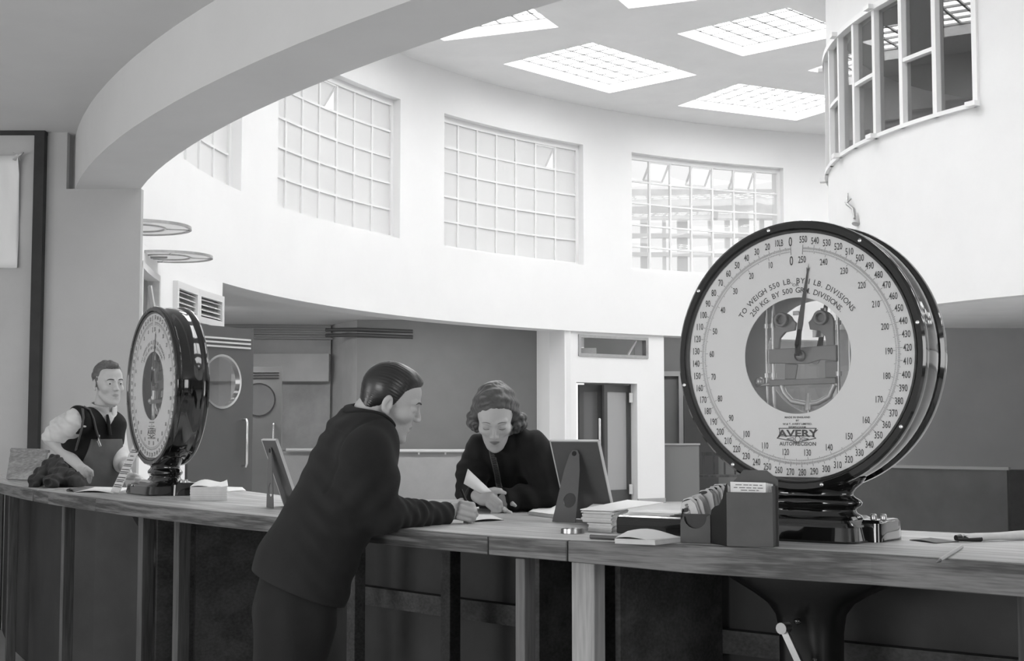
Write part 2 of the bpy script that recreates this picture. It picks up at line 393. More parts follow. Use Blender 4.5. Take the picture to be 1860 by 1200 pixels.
# ring windows
def ring_window(idx, c0, clear, label, vents):
    r0 = HR + .16; zs, ze = Z_SILL, Z_HEAD; NC, NR = 7, 5
    cc = pol(c0, HR, zs)
    root = empty('window_%d' % idx, cc, 0, label, None, None, 'structure')
    f = MB(); ths = frange(c0 - WH, c0 + WH, 1.25)
    sector(f, ths, [zs, zs + .045], lambda t, z: True, r0 - .03, r0 + .05)
    sector(f, ths, [ze - .09, ze], lambda t, z: True, r0 - .03, r0 + .05)
    for s in (-1, 1):
        e = c0 + s * (WH - .12); sector(f, [e - .14, e + .14], [zs, ze], lambda t, z: True, r0 - .03, r0 + .05)
    f.build('window_frame', M_['white_paint'], root, smooth=40)
    b = MB(); a0, a1 = c0 - WH + .25, c0 + WH - .25; z0, z1 = zs + .045, ze - .09
    for k in range(1, NC):
        e = a0 + (a1 - a0) * k / NC; sector(b, [e - .07, e + .07], [z0, z1], lambda t, z: True, r0 - .02, r0 + .03)
    for k in range(1, NR):
        z = z0 + (z1 - z0) * k / NR; sector(b, ths, [z - .015, z + .015], lambda t, z: True, r0 - .02, r0 + .03)
    b.build('glazing_bars', M_['white_paint'], root, smooth=40)
    p = MB(); tl = [a0 + (a1 - a0) * k / NC for k in range(NC + 1)]
    zl = [z0 + (z1 - z0) * k / NR for k in range(NR + 1)]
    hole = lambda t, z: z > zl[-2] and any(tl[v] < t < tl[v + 1] for v in vents)
    sector(p, tl, zl, lambda t, z: not hole(t, z), r0 + .003, r0 + .009)
    p.build('pane', M_['glass'] if clear else M_['frost'], root)
    for v in vents:       # top-hung lights standing open
        t0, t1 = tl[v] + .1, tl[v + 1] - .1; zt, zb = zl[-1] - .01, zl[-2] + .02; h = zt - zb; an = math.radians(35)
        o = MB(); A, B = pol(t0, r0, zt), pol(t1, r0, zt); tm = (t0 + t1) / 2
        out = (pol(tm, 1, 0) - pol(tm, 0, 0)); dn = Vector((0, 0, -1)) * math.cos(an) + out * math.sin(an)
        Cc, D = A + dn * h, B + dn * h
        for q0, q1 in ((A, B), (B, D), (D, Cc), (Cc, A)): o.bar(q0, q1, .028, .028, up=out)
        vt = o.build('open_vent', M_['white_paint'], root)
        g = MB(); g.add([A, B, D, Cc], [(0, 1, 2, 3)]); g.build('vent_pane', M_['glass'] if clear else M_['frost'], vt)
ring_window(1, 177.0, False, 'gridded frosted window at the far left, mostly behind the arch', [])
ring_window(2, 157.0, False, 'gridded frosted window partly cut by the arch, one vent open', [3])
ring_window(3, 137.0, False, 'gridded frosted window in the middle with one vent open near its right end', [1])
ring_window(4, 117.0, True, 'clear gridded window with open vents, a building beyond it', [1, 3, 5])
k = 5
for c0 in WC:
    if c0 not in (177.0, 157.0, 137.0, 117.0):
        ring_window(k, c0, False, None, []); k += 1

# ------------------------------------------------------------------ floor, passage ceiling and walls
mb = MB(); mb.box((8, 14, -.06), (60, 48, .12)); tag(mb.build('floor', M_['floor']), kind='structure')
big = [Vector((-16, -6, 0)), Vector((30, -6, 0)), Vector((30, 36, 0)), Vector((-16, 36, 0))]
hole = [pol(i * 4, HRo - .01, 0) for i in range(90)]
tri = tessellate_polygon([big, hole]); fl = big + hole
mb = MB(); nn = len(fl)
mb.add([(p.x, p.y, Z_AISLE) for p in fl] + [(p.x, p.y, Z_AISLE + .2) for p in fl], [tuple(t) for t in tri] + [tuple(i + nn for i in t) for t in tri])
tag(mb.build('ceiling_passage', M_['near_ceiling'], recalc=False), kind='structure')
# frontal partition closing the staff passage at the left
X1 = at(254, 500, 9.86).x
mb = MB(); mb.prism([(-12, 0), (X1, 0), (X1, Z_SOF), (-3.10, Z_SOF), (-3.10, Z_AISLE), (-12, Z_AISLE)], (0, 9.86, 0), (1, 0, 0), (0, 0, 1), -.0)
mb = MB(); mb.prism([(-12, 0), (X1, 0), (X1, Z_SOF), (-3.12, Z_SOF), (-3.12, Z_AISLE), (-12, Z_AISLE)], (0, 9.92, 0), (1, 0, 0), (0, 0, 1), .06)
tag(mb.build('wall_left', M_['near_wall']), kind='structure')
# dark framed panel on it
fx1 = at(85, 300, 9.85).x; fz1 = at(40, 235, 9.85).z
r = empty('door_1', (fx1 - .7, 9.84, 0), 0, 'tall dark frame around a plain panel in the left wall', None, None, 'structure')
mb = MB()
mb.bar((fx1 - .037, 9.83, 0), (fx1 - .037, 9.83, fz1), .07, .075, up=(0, 1, 0)); mb.box((fx1 - .95, 9.83, fz1 - .022), (1.9, .07, .045))
mb.build('door_frame', M_['dark_trim'], r)
mb = MB(); mb.box((fx1 - .98, 9.845, fz1 / 2 - .02), (1.8, .02, fz1 - .05)); mb.build('panel', mat('panel_paint', .5, .8, mottle=.05), r)
# back and side walls of the staff passage, behind the photographer
mb = MB(); mb.box((8, -4.1, 1.7), (46, .2, 3.4)); tag(mb.build('wall_back', M_['near_wall']), kind='structure')
mb = MB(); mb.box((-9.1, 3, 1.7), (.2, 14.2, 3.4)); tag(mb.build('wall_side', M_['near_wall']), kind='structure')
# far passage walls
yA, yC = 28.2, 27.0
xa = at(600, 700, yA).x; xc = at(648, 700, yC).x; pe = at(975, 700, 26.6)
mb = MB(); mb.box((xa - 4, yA + .1, 1.7), (8, .2, 3.4)); tag(mb.build('wall_passage_back', M_['pale_wall']), kind='structure')
mb = MB(); mb.prism([(xa, yA + .1), (xc, yC), (pe.x + .1, pe.y), (pe.x + .1, yA + .1)], (0, 0, 0), (1, 0, 0), (0, 1, 0), 3.4)
for k_, f in enumerate(mb.f):
    if len(f) == 4 and 0 in f and 1 in f: mb.m[k_] = 1  # lit side face: the light is put into a paler wall colour
tag(mb.build('wall_passage_front', [M_['grey_wall'], M_['pale_wall']]), kind='structure')
mb = MB(); mb.bar((xc, yC - .02, .43), (pe.x, pe.y - .02, .43), .03, .86); mb.box(((xa + at(512, 700, yA).x) / 2, yA - .02, .43), (xa - at(512, 700, yA).x, .03, .86))
mb.bar((xa, yA - .02, .43), (xc, yC - .02, .43), .03, .86)
tag(mb.build('trim_dado', M_['dado']), kind='structure')
mb = MB(); mb.box(((xa + at(514, 700, yA).x) / 2, yA - .015, 1.55), (xa - at(514, 700, yA).x, .03, 1.3))
tag(mb.build('trim_stained_plaster', M_['stain']), kind='structure')
mb = MB(); mb.box((xa - 2.6, yA - .12, 2.52), (5.2, .24, .55)); tag(mb.build('trim_lintel', M_['pale_wall'], bevel=.01), kind='structure')
r = empty('handrail', (xc + 1, yC - .1, .9), 0, 'long pale rounded handrail on the far grey wall behind the man in the suit', 'handrail')
mb = MB(); zr = .905
mb.tube([at(520, 780, yA - .15).xy.to_3d() + Vector((0, 0, zr)), Vector((xa, yA - .15, zr)), Vector((xc, yC - .1, zr)), Vector((pe.x, pe.y - .1, zr))], .032, 10)
mb.build('rail', M_['offwhite'], r, smooth=60)
mb = MB()
for k in range(7):
    x = xc + .2 + k * .5; y = yC + (pe.y - yC) * (x - xc) / (pe.x - xc); mb = MB(); mb.box((x, y - .05, zr - .05), (.03, .1, .04)); mb.build('bracket', M_['offwhite'], r)
# service pipes
def pipe(pts, rad, label):
    m = MB(); m.tube(pts, rad, 8); tag(m.build('service_pipe', M_['pipe'], smooth=60), label, 'pipe', 'painted pipes under the passage ceiling')
M_['pipe'] = mat('painted_pipe', .30, .5)
M_['pipe_dark'] = mat('dark_pipe', .06, .5)
pl = ['topmost thin painted pipe on the far passage wall', 'second pipe down on the far passage wall', 'third pipe down on the far passage wall', 'lowest painted pipe on the far passage wall']
for k in range(4):
    z = at(500, 588 + k * 8.5, yA).z
    pipe([(at(405, 600, yA).x, yA - .12, z + .0), (xa + .05, yA - .12, z - .02)], .022, pl[k])
for k, yy in enumerate((600, 610)):
    z = at(620, yy, yC - .1).z
    m = MB(); q = [at(592, yy - 1, yC + .15), at(652, yy - 2, yC - .1), at(750, yy + 2, yC - .12)]
    m.tube([(p.x, p.y, p.z) for p in q], .035, 8)
    tag(m.build('service_pipe', M_['pipe_dark'], smooth=60), ('upper' if k == 0 else 'lower') + ' of the two dark thick pipes above the suited man', 'pipe', 'dark pipes on the far wall')

# right-hand part of the far passage, seen beside the dial
mb = MB(); mb.box((6.0, 29.5, 1.7), (9, .2, 3.4)); tag(mb.build('wall_passage_right', M_['grey_wall']), kind='structure')
r = empty('door_2', at(1236, 880, 29.3).xy.to_3d(), 0, 'dim glazed door in the far passage left of the big dial', None, None, 'structure')
p0, p1 = at(1210, 675, 29.3), at(1233, 675, 29.3)
mb = MB(); mb.box((p1.x + .04, 29.35, 1.2), (.09, .1, 2.4)); mb.box((p0.x + .1, 29.35, 2.45), (.9, .1, .1)); mb.build('door_frame', M_['pale_wall'], r)
mb = MB(); mb.box((p1.x + .45, 29.35, 1.0), (.7, .06, 2.0)); mb.build('leaf', M_['door'], r)
q0, q1 = at(1208, 808, 25.9), at(1270, 808, 25.9)
r = empty('counter_end', ((q0.x + q1.x) / 2, 25.95, 0), 0, 'grey panelled low screen standing right of the white pier', 'screen')
mb = MB(); mb.box(((q0.x + q1.x) / 2 - .1, 25.95, q0.z / 2), (q1.x - q0.x + .2, .06, q0.z)); mb.build('panel', mat('screen_board', .2, .6), r)
mb = MB(); mb.box(((q0.x + q1.x) / 2 - .1, 25.95, q0.z + .015), (q1.x - q0.x + .24, .1, .03)); mb.build('capping', M_['pale_wall'], r)
r = empty('bench', (at(1300, 850, 27).x, 27, 0), 0, 'dark slatted bench in the shade left of the big dial', 'bench')
c0 = at(1300, 850, 27)
mb = MB(); mb.box((c0.x, 27, .43), (1.3, .4, .04)); mb.build('seat', M_['stud'], r)
mb = MB()
for k in range(7): mb.box((c0.x - .6 + k * .2, 27.2, .62), (.03, .03, .38))
mb.box((c0.x, 27.2, .84), (1.3, .04, .07)); mb.build('backrest', M_['stud'], r)
for sx in (-1, 1):
    for sy in (-1, 1):
        mb = MB(); mb.box((c0.x + sx * .58, 27 + sy * .15, .21), (.05, .05, .42)); mb.build('leg', M_['stud'], r)

# central door and transom light in the white pier
r = empty('door_3', pol(127, HR + .1, 0), 0, 'dark glazed double door under the white pier, right leaf ajar', None, None, 'structure')
def leaf(mb_f, mb_g, a, b, z0, z1, st=.09, th=.045):
    a = Vector((a.x, a.y, 0)); b = Vector((b.x, b.y, 0)); t = (b - a).normalized(); n = Vector((0, 0, 1))
    for s in (0, 1):
        p = a + t * (st / 2) if s == 0 else b - t * (st / 2)
        mb_f.bar(p + n * z0, p + n * z1, st, th, up=t.cross(n))
    for z, h in ((z0 + .12, .24), (z1 - .06, .12)): mb_f.bar(a + t * st + n * z, b - t * st + n * z, th, h)
    mb_g.bar(a + t * st + n * (z0 + z1) / 2, b - t * st + n * (z0 + z1) / 2, .008, z1 - z0 - .2)
A = at(1051, 800, 24.75); B = at(1093, 800, 24.95); D = at(1143, 800, 25.3); C2 = at(1096, 800, 24.75)
f = MB(); g = MB(); leaf(f, g, A, B, .01, 2.08); lf = f.build('leaf', M_['door_brown'] if 'door_brown' in M_ else mat('brown_door', .10, .4), r); g.build('leaf_pane', M_['grey_pane'] if 'grey_pane' in M_ else mat('reeded_glass', .17, .2), lf)
f = MB(); g = MB(); leaf(f, g, C2, D, .01, 2.08); lf2 = f.build('leaf', mat('brown_door', .07, .4), r); g.build('leaf_pane', mat('obscured_pane', .36, .3), lf2)
m = MB(); hx = at(1089, 780, 24.7)
m.tube([(hx.x, hx.y, .95), (hx.x, hx.y - .06, .95), (hx.x, hx.y - .06, 1.48), (hx.x, hx.y, 1.48)], .02, 8); m.build('pull_handle', M_['offwhite'], lf, smooth=60)
m = MB()
for yy in (722, 888):
    q = at(1146, yy, 25.2); m.box(q, (.06, .04, .17))
m.build('hinge', M_['offwhite'], r)
m = MB(); q = at(1150, 800, 25.3); m.box((q.x + .02, q.y, 1.05), (.16, .05, 2.1)); m.build('door_frame', mat('dark_frame', .06, .4), r)
r = empty('window_30', pol(126.3, HR + .1, 2.56), 0, 'wide low internal window with metal frame above the pier doorway', None, None, 'structure')
f = MB(); tt = frange(122.8, 129.9, 1.2)
for z0, z1 in ((2.56, 2.61), (2.88, 2.93)): sector(f, tt, [z0, z1], lambda t, z: True, HR + .03, HR + .14)
for t0 in (122.8, 129.65): sector(f, [t0, t0 + .25], [2.56, 2.93], lambda t, z: True, HR + .03, HR + .14)
f.build('window_frame', M_['dull_metal'], r)
f = MB(); sector(f, tt, [2.61, 2.88], lambda t, z: True, HR + .09, HR + .10); f.build('pane', M_['glass'], r)
m = MB(); m.bar(pol(124.4, HR + .16, 2.62), pol(123.5, HR + .18, 2.88), .03, .03); m.build('stay_bar', M_['offwhite'], r)
bx = pol(127.9, HR + .28, 2.60)
m = MB(); m.box(bx + Vector((0, 0, .06)), (.26, .1, .12)); tag(m.build('small_box', M_['paper2']), 'small pale box standing inside the internal window over the doorway', 'box')
m = MB(); sector(m, tt, [2.585, 2.60], lambda t, z: True, HR + .12, HR + .6); m.build('window_sill', M_['pale_wall'], r)

# swing doors with portholes
def porthole_door(hinge, free, z1, label, enamel, name='swing_door'):
    h = Vector((hinge.x, hinge.y, 0)); e = Vector((free.x, free.y, 0)); t = (e - h); w = t.length; t.normalize(); n = t.cross(Vector((0, 0, 1)))
    r = empty(name, h, 0, label, 'door')
    pc = (w * .5, 1.82); pr = .275
    outer = [Vector((0, .02, 0)), Vector((w, .02, 0)), Vector((w, z1, 0)), Vector((0, z1, 0))]
    hole = [Vector((pc[0] + pr * math.cos(a), pc[1] + pr * math.sin(a), 0)) for a in [2 * math.pi * i / 40 for i in range(40)]]
    tri = tessellate_polygon([outer, hole]); al = outer + hole; k = len(al)
    P = lambda q, d: h + t * q[0] + Vector((0, 0, 1)) * q[1] + n * d
    m = MB(); m.add([P(q, -.022) for q in al] + [P(q, .022) for q in al], [tuple(x) for x in tri] + [tuple(i + k for i in x) for x in tri] +
          [(i, (i + 1) % 4, (i + 1) % 4 + k, i + k) for i in range(4)] + [(4 + i, 4 + (i + 1) % 40, 4 + (i + 1) % 40 + k, 4 + i + k) for i in range(40)])
    lf = m.build('leaf', enamel, r)
    Mx = Matrix((t.to_4d(), Vector((0, 0, 1)).to_4d(), n.to_4d(), (0, 0, 0, 1))).transposed(); Mx.translation = P(pc, 0)
    for i in range(3): Mx[3][i] = 0
    m = MB(); m.lathe([(pr - .004, -.034), (pr + .02, -.034), (pr + .02, .034), (pr - .004, .034), (pr - .004, -.034)], Mx, 48); m.build('porthole_rim', M_['chrome'], lf, smooth=30)
    m = MB(); m.lathe([(1e-4, 0), (pr, 0)], Mx, 48); m.build('porthole_glass', M_['port_glass'], lf)
    for s in (-1, 1):
        m = MB()
        for k2 in range(3): m.bar(P((w * .06, 2.2 + .045 * k2), s * .03), P((w * .94, 2.2 + .045 * k2), s * .03), .016, .02)
        m.build('trim_strip', M_['chrome'], lf)
    m = MB(); hx = w * .84
    m.tube([P((hx, .90), .02), P((hx, .90), .075), P((hx, .93), .085), P((hx, 1.38), .085), P((hx, 1.41), .075), P((hx, 1.41), .02)], .016, 10); m.build('pull_handle', M_['chrome'], lf, smooth=60)
    return r
hg = Vector((-3.43, 15.02, 0)); fr = at(457, 700, 15.85)
porthole_door(hg, fr, 2.42, 'dark swing door with round window and long chrome handle, behind the far scale', M_['door'])
porthole_door(at(430, 700, 24.9), at(512, 700, 24.9), 2.40, 'paler swing door with round window farther down the passage', M_['door_far'])

# louvred fanlight over the doors
for k, (t0, t1) in enumerate(((172.6, 176.0), (176.6, 180.0))):
    lb = ('right' if k == 0 else 'left') + '-hand louvred vent in white frame over the swing doors'
    r = empty('louvre_vent', pol((t0 + t1) / 2, HR, 2.52), 0, lb, 'vent', 'louvred vents over the swing doors')
    f = MB(); e = .29
    sector(f, [t0 - e, t0], [2.45, 2.81], lambda t, z: True, HR - .05, HR + .02); sector(f, [t1, t1 + e], [2.45, 2.81], lambda t, z: True, HR - .05, HR + .02)
    sector(f, [t0, t1], [2.45, 2.52], lambda t, z: True, HR - .05, HR + .02); sector(f, [t0, t1], [2.74, 2.81], lambda t, z: True, HR - .05, HR + .02)
    f.build('frame', M_['offwhite'], r)
    for j in range(4):
        z = 2.545 + j * .055; m = MB()
        m.add([pol(t0, HR - .03, z), pol(t1, HR - .03, z), pol(t1, HR + .05, z + .045), pol(t0, HR + .05, z + .045), pol(t0, HR - .03, z - .006), pol(t1, HR - .03, z - .006), pol(t1, HR + .05, z + .039), pol(t0, HR + .05, z + .039)],
              [(0, 1, 2, 3), (4, 7, 6, 5), (0, 4, 5, 1), (2, 6, 7, 3), (0, 3, 7, 4), (1, 5, 6, 2)])
        m.build('louvre', M_['offwhite'], r)
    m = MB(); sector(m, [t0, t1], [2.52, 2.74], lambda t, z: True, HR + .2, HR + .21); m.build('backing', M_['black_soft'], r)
# small side window
r = empty('window_31', pol(187, HR, 2.0), 0, 'small open casement in the white wall beside the passage partition', None, None, 'structure')
f = MB(); e = .3
for a0, a1, z0, z1 in ((184.3, 184.6, 2.0, 2.75), (189.6, 189.9, 2.0, 2.75), (184.3, 189.9, 1.96, 2.02), (184.3, 189.9, 2.70, 2.76)):
    sector(f, frange(a0, a1, 2), [z0, z1], lambda t, z: True, HR - .06, HR + .1)
f.build('window_frame', M_['offwhite'], r)
m = MB(); sector(m, frange(184.6, 189.6, 2), [2.02, 2.70], lambda t, z: True, HR + .05, HR + .06); m.build('pane', M_['bay_glass'], r)
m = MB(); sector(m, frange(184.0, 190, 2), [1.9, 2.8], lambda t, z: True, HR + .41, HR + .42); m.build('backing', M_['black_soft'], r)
m = MB(); m.bar(pol(185.2, HR - .1, 2.05), pol(186.3, HR - .03, 2.62), .03, .03); m.build('stay_bar', M_['offwhite'], r)
# round glass shelf lamps
def disc_lamp(px, py, Y, label):
    c = at(px, py, Y); r = empty('disc_lamp', c, 0, label, 'lamp', 'round glass disc lamps on the white wall')
    Mx = Matrix.Translation(c); R_ = .415
    m = MB(); m.lathe([(1e-4, 0), (R_, 0)], Mx, 48); m.build('glass_disc', M_['frost_light'], r)
    m = MB()
    for rr in (R_, R_ * .52): m.lathe([(rr - .012, -.012), (rr + .004, -.012), (rr + .004, .012), (rr - .012, .012), (rr - .012, -.012)], Mx, 48)
    for k in range(4):
        a = math.radians(20 + 90 * k); u = Vector((math.cos(a), math.sin(a), 0)); m.bar(c + u * R_ * .5, c + u * R_, .012, .016)
    m.build('metal_rim', M_['dull_metal'], r)
    u = (Vector((c.x, c.y, 0)) - Vector((HC.x, HC.y, 0))).normalized()
    m = MB(); m.tube([c, c + u * .4], .02, 8); m.build('arm', M_['dull_metal'], r)
disc_lamp(251, 413, 11.3, 'nearer round glass disc lamp, half hidden by the passage wall')
disc_lamp(304, 466, 13.25, 'farther and lower round glass disc lamp on the white wall')
# paper notice pinned to the panel
pa, pb = at(-6, 283, 9.83), at(33, 487, 9.83)
m = MB(); nx, nz = 8, 12; V = []; 
for j in range(nz + 1):
    for i in range(nx + 1):
        x = pa.x + (pb.x - pa.x) * i / nx; z = pa.z + (pb.z - pa.z) * j / nz
        V.append((x, 9.815 - .012 * math.sin(i * .9) * math.sin(j * .6) - (.05 * max(0, (i - 6) / 2) * max(0, (2 - j) / 2)), z))
m.add(V, [(j * (nx + 1) + i, j * (nx + 1) + i + 1, (j + 1) * (nx + 1) + i + 1, (j + 1) * (nx + 1) + i) for j in range(nz) for i in range(nx)])
o = m.build('paper_notice', M_['paper'], smooth=60); so = o.modifiers.new('s', 'SOLIDIFY'); so.thickness = .002
tag(o, 'large pale sheet of paper with torn top corner pinned on the left wall panel', 'paper sheet')
m = MB(); q = at(25, 285, 9.8)
pts = [(q.x + .03 * math.sin(i * 1.7) + .01 * i, q.y - .02, q.z + .03 * math.cos(i * 1.3)) for i in range(8)]
m.tube(pts, [.004, .012, .016, .012, .018, .012, .01, .004], 7, flat=.4)
tag(m.build('torn_corner', M_['paper2'], smooth=60), 'crumpled torn scrap curling at the notice corner', 'paper scrap')

# ------------------------------------------------------------------ the curved drum with its bay window (right)
DC = Vector((8.89, 15.63, 0)); DR = 5.25; ZD0, ZD1, ZD2 = 2.50, 4.29, 5.69
A1, A0 = 209.6, 158.6; NP = 9
mul = [A1 - 5.67 * k for k in range(NP + 1)]
mb = MB(); sector(mb, frange(100, 290, 2.0, (A0, A1)), [ZD0, ZD1, ZD2, Z_CEIL], lambda t, z: not (A0 < t < A1 and ZD1 < z < ZD2), DR - .18, DR, DC)
tag(mb.build('wall_drum', M_['drum_plaster'], smooth=40), 'bulging white drum wall at the right with a curved bay window', None, kind='structure')
r = empty('window_29', pol(184, DR, ZD1, DC), 0, 'curved bay window of tall white-framed panes high at the right', None, None, 'structure')
m = MB()
sector(m, frange(A0, A1, 2), [ZD1 - .0, ZD1 + .04], lambda t, z: True, DR - .1, DR + .04, DC)
sector(m, frange(A0, A1, 2), [ZD2 - .06, ZD2], lambda t, z: True, DR - .1, DR + .05, DC)
for k, t0 in enumerate(mul): sector(m, [t0 - .32, t0 + .32], [ZD1, ZD2], lambda t, z: True, DR - .07, DR + .03, DC)
m.build('window_frame', M_['white_paint'], r)
m = MB(); 
for k in range(NP):
    if k % 2 == 1: zz = ZD1 + .68; sector(m, frange(mul[k + 1], mul[k], 2), [zz - .02, zz + .02], lambda t, z: True, DR - .05, DR + .025, DC)
m.build('transom_bar', M_['white_paint'], r)
m = MB(); sector(m, frange(A0, A1, 5.67), [ZD1 + .04, ZD2 - .06], lambda t, z: True, DR - .03, DR - .024, DC); m.build('pane', M_['bay_glass'], r)
for k in range(NP + 1):
    for zz in (ZD1 + .02, ZD2 - .03):
        if k in (3, 5, 8) or (k == 0 and zz < 5):
            m = MB(); c = pol(mul[k] , DR + .07, zz, DC); tt = math.radians(mul[k]); R = Matrix.Rotation(tt, 3, 'Z')
            m.box(c, (.07, .12, .045), R)
            m.build('pivot_bracket', M_['white_paint'], r)
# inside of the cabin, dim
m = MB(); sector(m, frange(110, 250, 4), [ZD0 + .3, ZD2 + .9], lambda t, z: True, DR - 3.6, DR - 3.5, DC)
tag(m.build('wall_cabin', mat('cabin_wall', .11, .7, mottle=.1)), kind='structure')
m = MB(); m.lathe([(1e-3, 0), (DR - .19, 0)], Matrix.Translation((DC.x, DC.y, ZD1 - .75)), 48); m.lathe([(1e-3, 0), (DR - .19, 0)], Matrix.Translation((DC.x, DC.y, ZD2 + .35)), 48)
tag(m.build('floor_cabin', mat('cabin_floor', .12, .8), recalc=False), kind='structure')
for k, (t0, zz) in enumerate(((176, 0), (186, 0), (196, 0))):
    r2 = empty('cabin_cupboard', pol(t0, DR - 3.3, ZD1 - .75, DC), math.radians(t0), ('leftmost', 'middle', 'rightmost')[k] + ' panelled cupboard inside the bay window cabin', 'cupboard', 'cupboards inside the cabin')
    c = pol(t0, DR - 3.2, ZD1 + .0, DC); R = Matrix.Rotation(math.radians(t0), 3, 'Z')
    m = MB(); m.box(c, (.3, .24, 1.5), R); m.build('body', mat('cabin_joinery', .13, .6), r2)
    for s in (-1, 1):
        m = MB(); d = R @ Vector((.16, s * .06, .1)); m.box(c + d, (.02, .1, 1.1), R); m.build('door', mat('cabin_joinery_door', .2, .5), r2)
# underside and dark walls below the drum
m = MB(); m.lathe([(1e-3, 0), (DR - .02, 0)], Matrix.Translation((DC.x, DC.y, ZD0 + .02)), 64)
tag(m.build('ceiling_drum_soffit', M_['soffit'], recalc=False), kind='structure')
yD = 17.1; xl = at(1520, 700, yD).x
m = MB(); m.box((xl + 3.5, yD + .1, 1.26), (7, .2, 2.52)); tag(m.build('wall_under_drum', M_['drum_wall']), kind='structure')
# low dark curved partition
pts = [at(1552, 843, 16.2), at(1640, 847, 15.6), at(1740, 851, 15.1), at(1834, 852, 14.8)]
pts = [Vector(((1-t)**2*pts[0].x + 2*t*(1-t)*(2*pts[1].x*.5+pts[2].x*.5*2-.5*(pts[0].x+pts[3].x)) * 1.0 + t*t*pts[3].x, (1-t)**2*pts[0].y + 2*t*(1-t)*(pts[1].y+pts[2].y-.5*(pts[0].y+pts[3].y)) + t*t*pts[3].y, 0)) for t in [i / 16 for i in range(17)]]
def arcwall(mb, pts, z0, z1, th):
    n_ = len(pts); L_ = []
    for i, p in enumerate(pts):
        t_ = (pts[min(i + 1, n_ - 1)] - pts[max(i - 1, 0)]); t_.z = 0; t_.normalize(); nv = Vector((-t_.y, t_.x, 0)) * th / 2
        for q, z in ((p - nv, z0), (p + nv, z0), (p + nv, z1), (p - nv, z1)): L_.append((q.x, q.y, z))
    fs_3 = [(4 * i + a, 4 * i + (a + 1) % 4, 4 * i + 4 + (a + 1) % 4, 4 * i + 4 + a) for i in range(n_ - 1) for a in range(4)]
    mb.add(L_, fs_3 + [(3, 2, 1, 0), tuple(4 * n_ - 4 + a for a in range(4))])
zt = 1.3 - 70 / FPX * 15.4
r = empty('low_partition', (pts[1].x, pts[1].y, 0), 0, 'low dark polished partition with pale capping behind the big scale at the right', 'partition')
m = MB(); arcwall(m, pts, 0, zt, .06); m.build('panel', M_['drum_dado'], r)
m = MB(); arcwall(m, pts, zt, zt + .03, .1); m.build('capping', mat('capping', .25, .35), r)
q0 = at(1834, 852, 14.7); m = MB(); m.box((q0.x + .7, q0.y + .15, zt / 2), (1.4, .3, zt)); m.build('end_cabinet', M_['dark_trim'], r)
# broken light fitting with wires on the drum wall
c = at(1562, 385, 16.0); tdr = pol(187, DR, c.z, DC)
th = 187.5; base = pol(th, DR, 0, DC)
def onwall(px, py): 
    # nearest angle on the drum for this direction
    best = None
    for t in np.arange(160, 230, .1):
        p = pol(t, DR, 0, DC); x = 930 + FPX * p.x / p.y
        if best is None or abs(x - px) < best[0]: best = (abs(x - px), t, p)
    p = best[2]; return at(px, py, p.y) + (p - DC).normalized() * .015 * Vector((1, 1, 0)).x
W_ = [onwall(*q) for q in ((1546, 352), (1549, 372), (1556, 380), (1562, 398))]
r = empty('wall_lamp_stub', W_[3], 0, 'broken lamp stub with loose wires on the white drum wall above the dial', 'wall lamp')
m = MB(); off = Vector((-.03, -.03, 0)); m.tube([w + off * (1 + i % 2) for i, w in enumerate(W_)], [.006, .018, .016, .012], 8); m.build('wire', M_['dull_metal'], r, smooth=60)
m = MB(); m.tube([W_[3] + Vector((0, 0, .06)), W_[3] + Vector((-.04, -.04, -.06))], [.025, .045], 10); m.build('lamp_holder', mat('stub_grey', .4, .5), r, smooth=50)
m = MB(); w2 = [onwall(1541, 368) + off, onwall(1549, 370) + off * 2, onwall(1557, 362) + off * 2]; m.tube(w2, .006, 6); m.build('wire', M_['dull_metal'], r)

# ------------------------------------------------------------------ outside: a building seen through the clear window
yB = 42.0
r = empty('neighbour_building', (8, yB, 0), 0, 'pale open-framed building with a flat parapet seen through the clear gridded window', 'building')
m = MB(); z0, z1 = at(1300, 398, yB).z, at(1300, 346, yB).z; m.box((9, yB, (z0 + z1) / 2), (26, .5, z1 - z0)); m.build('parapet', mat('parapet_stone', .85, .8, mottle=.2, mscale=1), r)
for i, (xx, ww) in enumerate(((1170, .2), (1207, .1), (1240, .3), (1291, .12), (1322, .14), (1352, .3), (1385, .12), (1420, .2))):
    x = at(xx, 450, yB).x; m = MB(); m.box((x, yB + .1, z0 / 2), (ww, .2, z0)); m.build('column', mat('column_paint', .8 if ww > .15 else .9, .7), r)
for k, yy in enumerate((428, 462)):
    z = at(1300, yy, yB).z; m = MB(); m.box((9, yB + .05, z), (26, .3, .12)); m.build('beam', mat('beam_paint', .9, .7), r)
# ------------------------------------------------------------------ the long curved counter
ZT = 1.01
def rfront(t): return float(np.interp(t, [204, 213, 217, 223.7, 228, 229, 230.3, 232.3, 234, 242], [13.86, 13.93, 13.96, 14.06, 14.15, 14.13, 14.03, 14.0, 14.04, 14.06]))
def rback(t): return float(np.interp(t, [204, 211.5, 215, 218, 242], [13.62, 13.6, 13.1, 13.2, 13.2]))
def edge_th(t): return float(np.interp(t, [204, 214, 217, 224, 228, 229, 230.3, 243], [.05, .054, .054, .050, .050, .054, .072, .070]))
def thx(px, r):
    """angle on the near side of the circle of radius r that stands at picture column px"""
    d = Vector(((px - 930) / FPX, 1, 0)); A = d.x ** 2 + 1; B = -2 * (d.x * HC.x + HC.y); Cq = HC.x ** 2 + HC.y ** 2 - r * r
    t = (-B - math.sqrt(B * B - 4 * A * Cq)) / 2 / A; p = d * t
    return math.degrees(math.atan2(p.y - HC.y, p.x - HC.x)) % 360
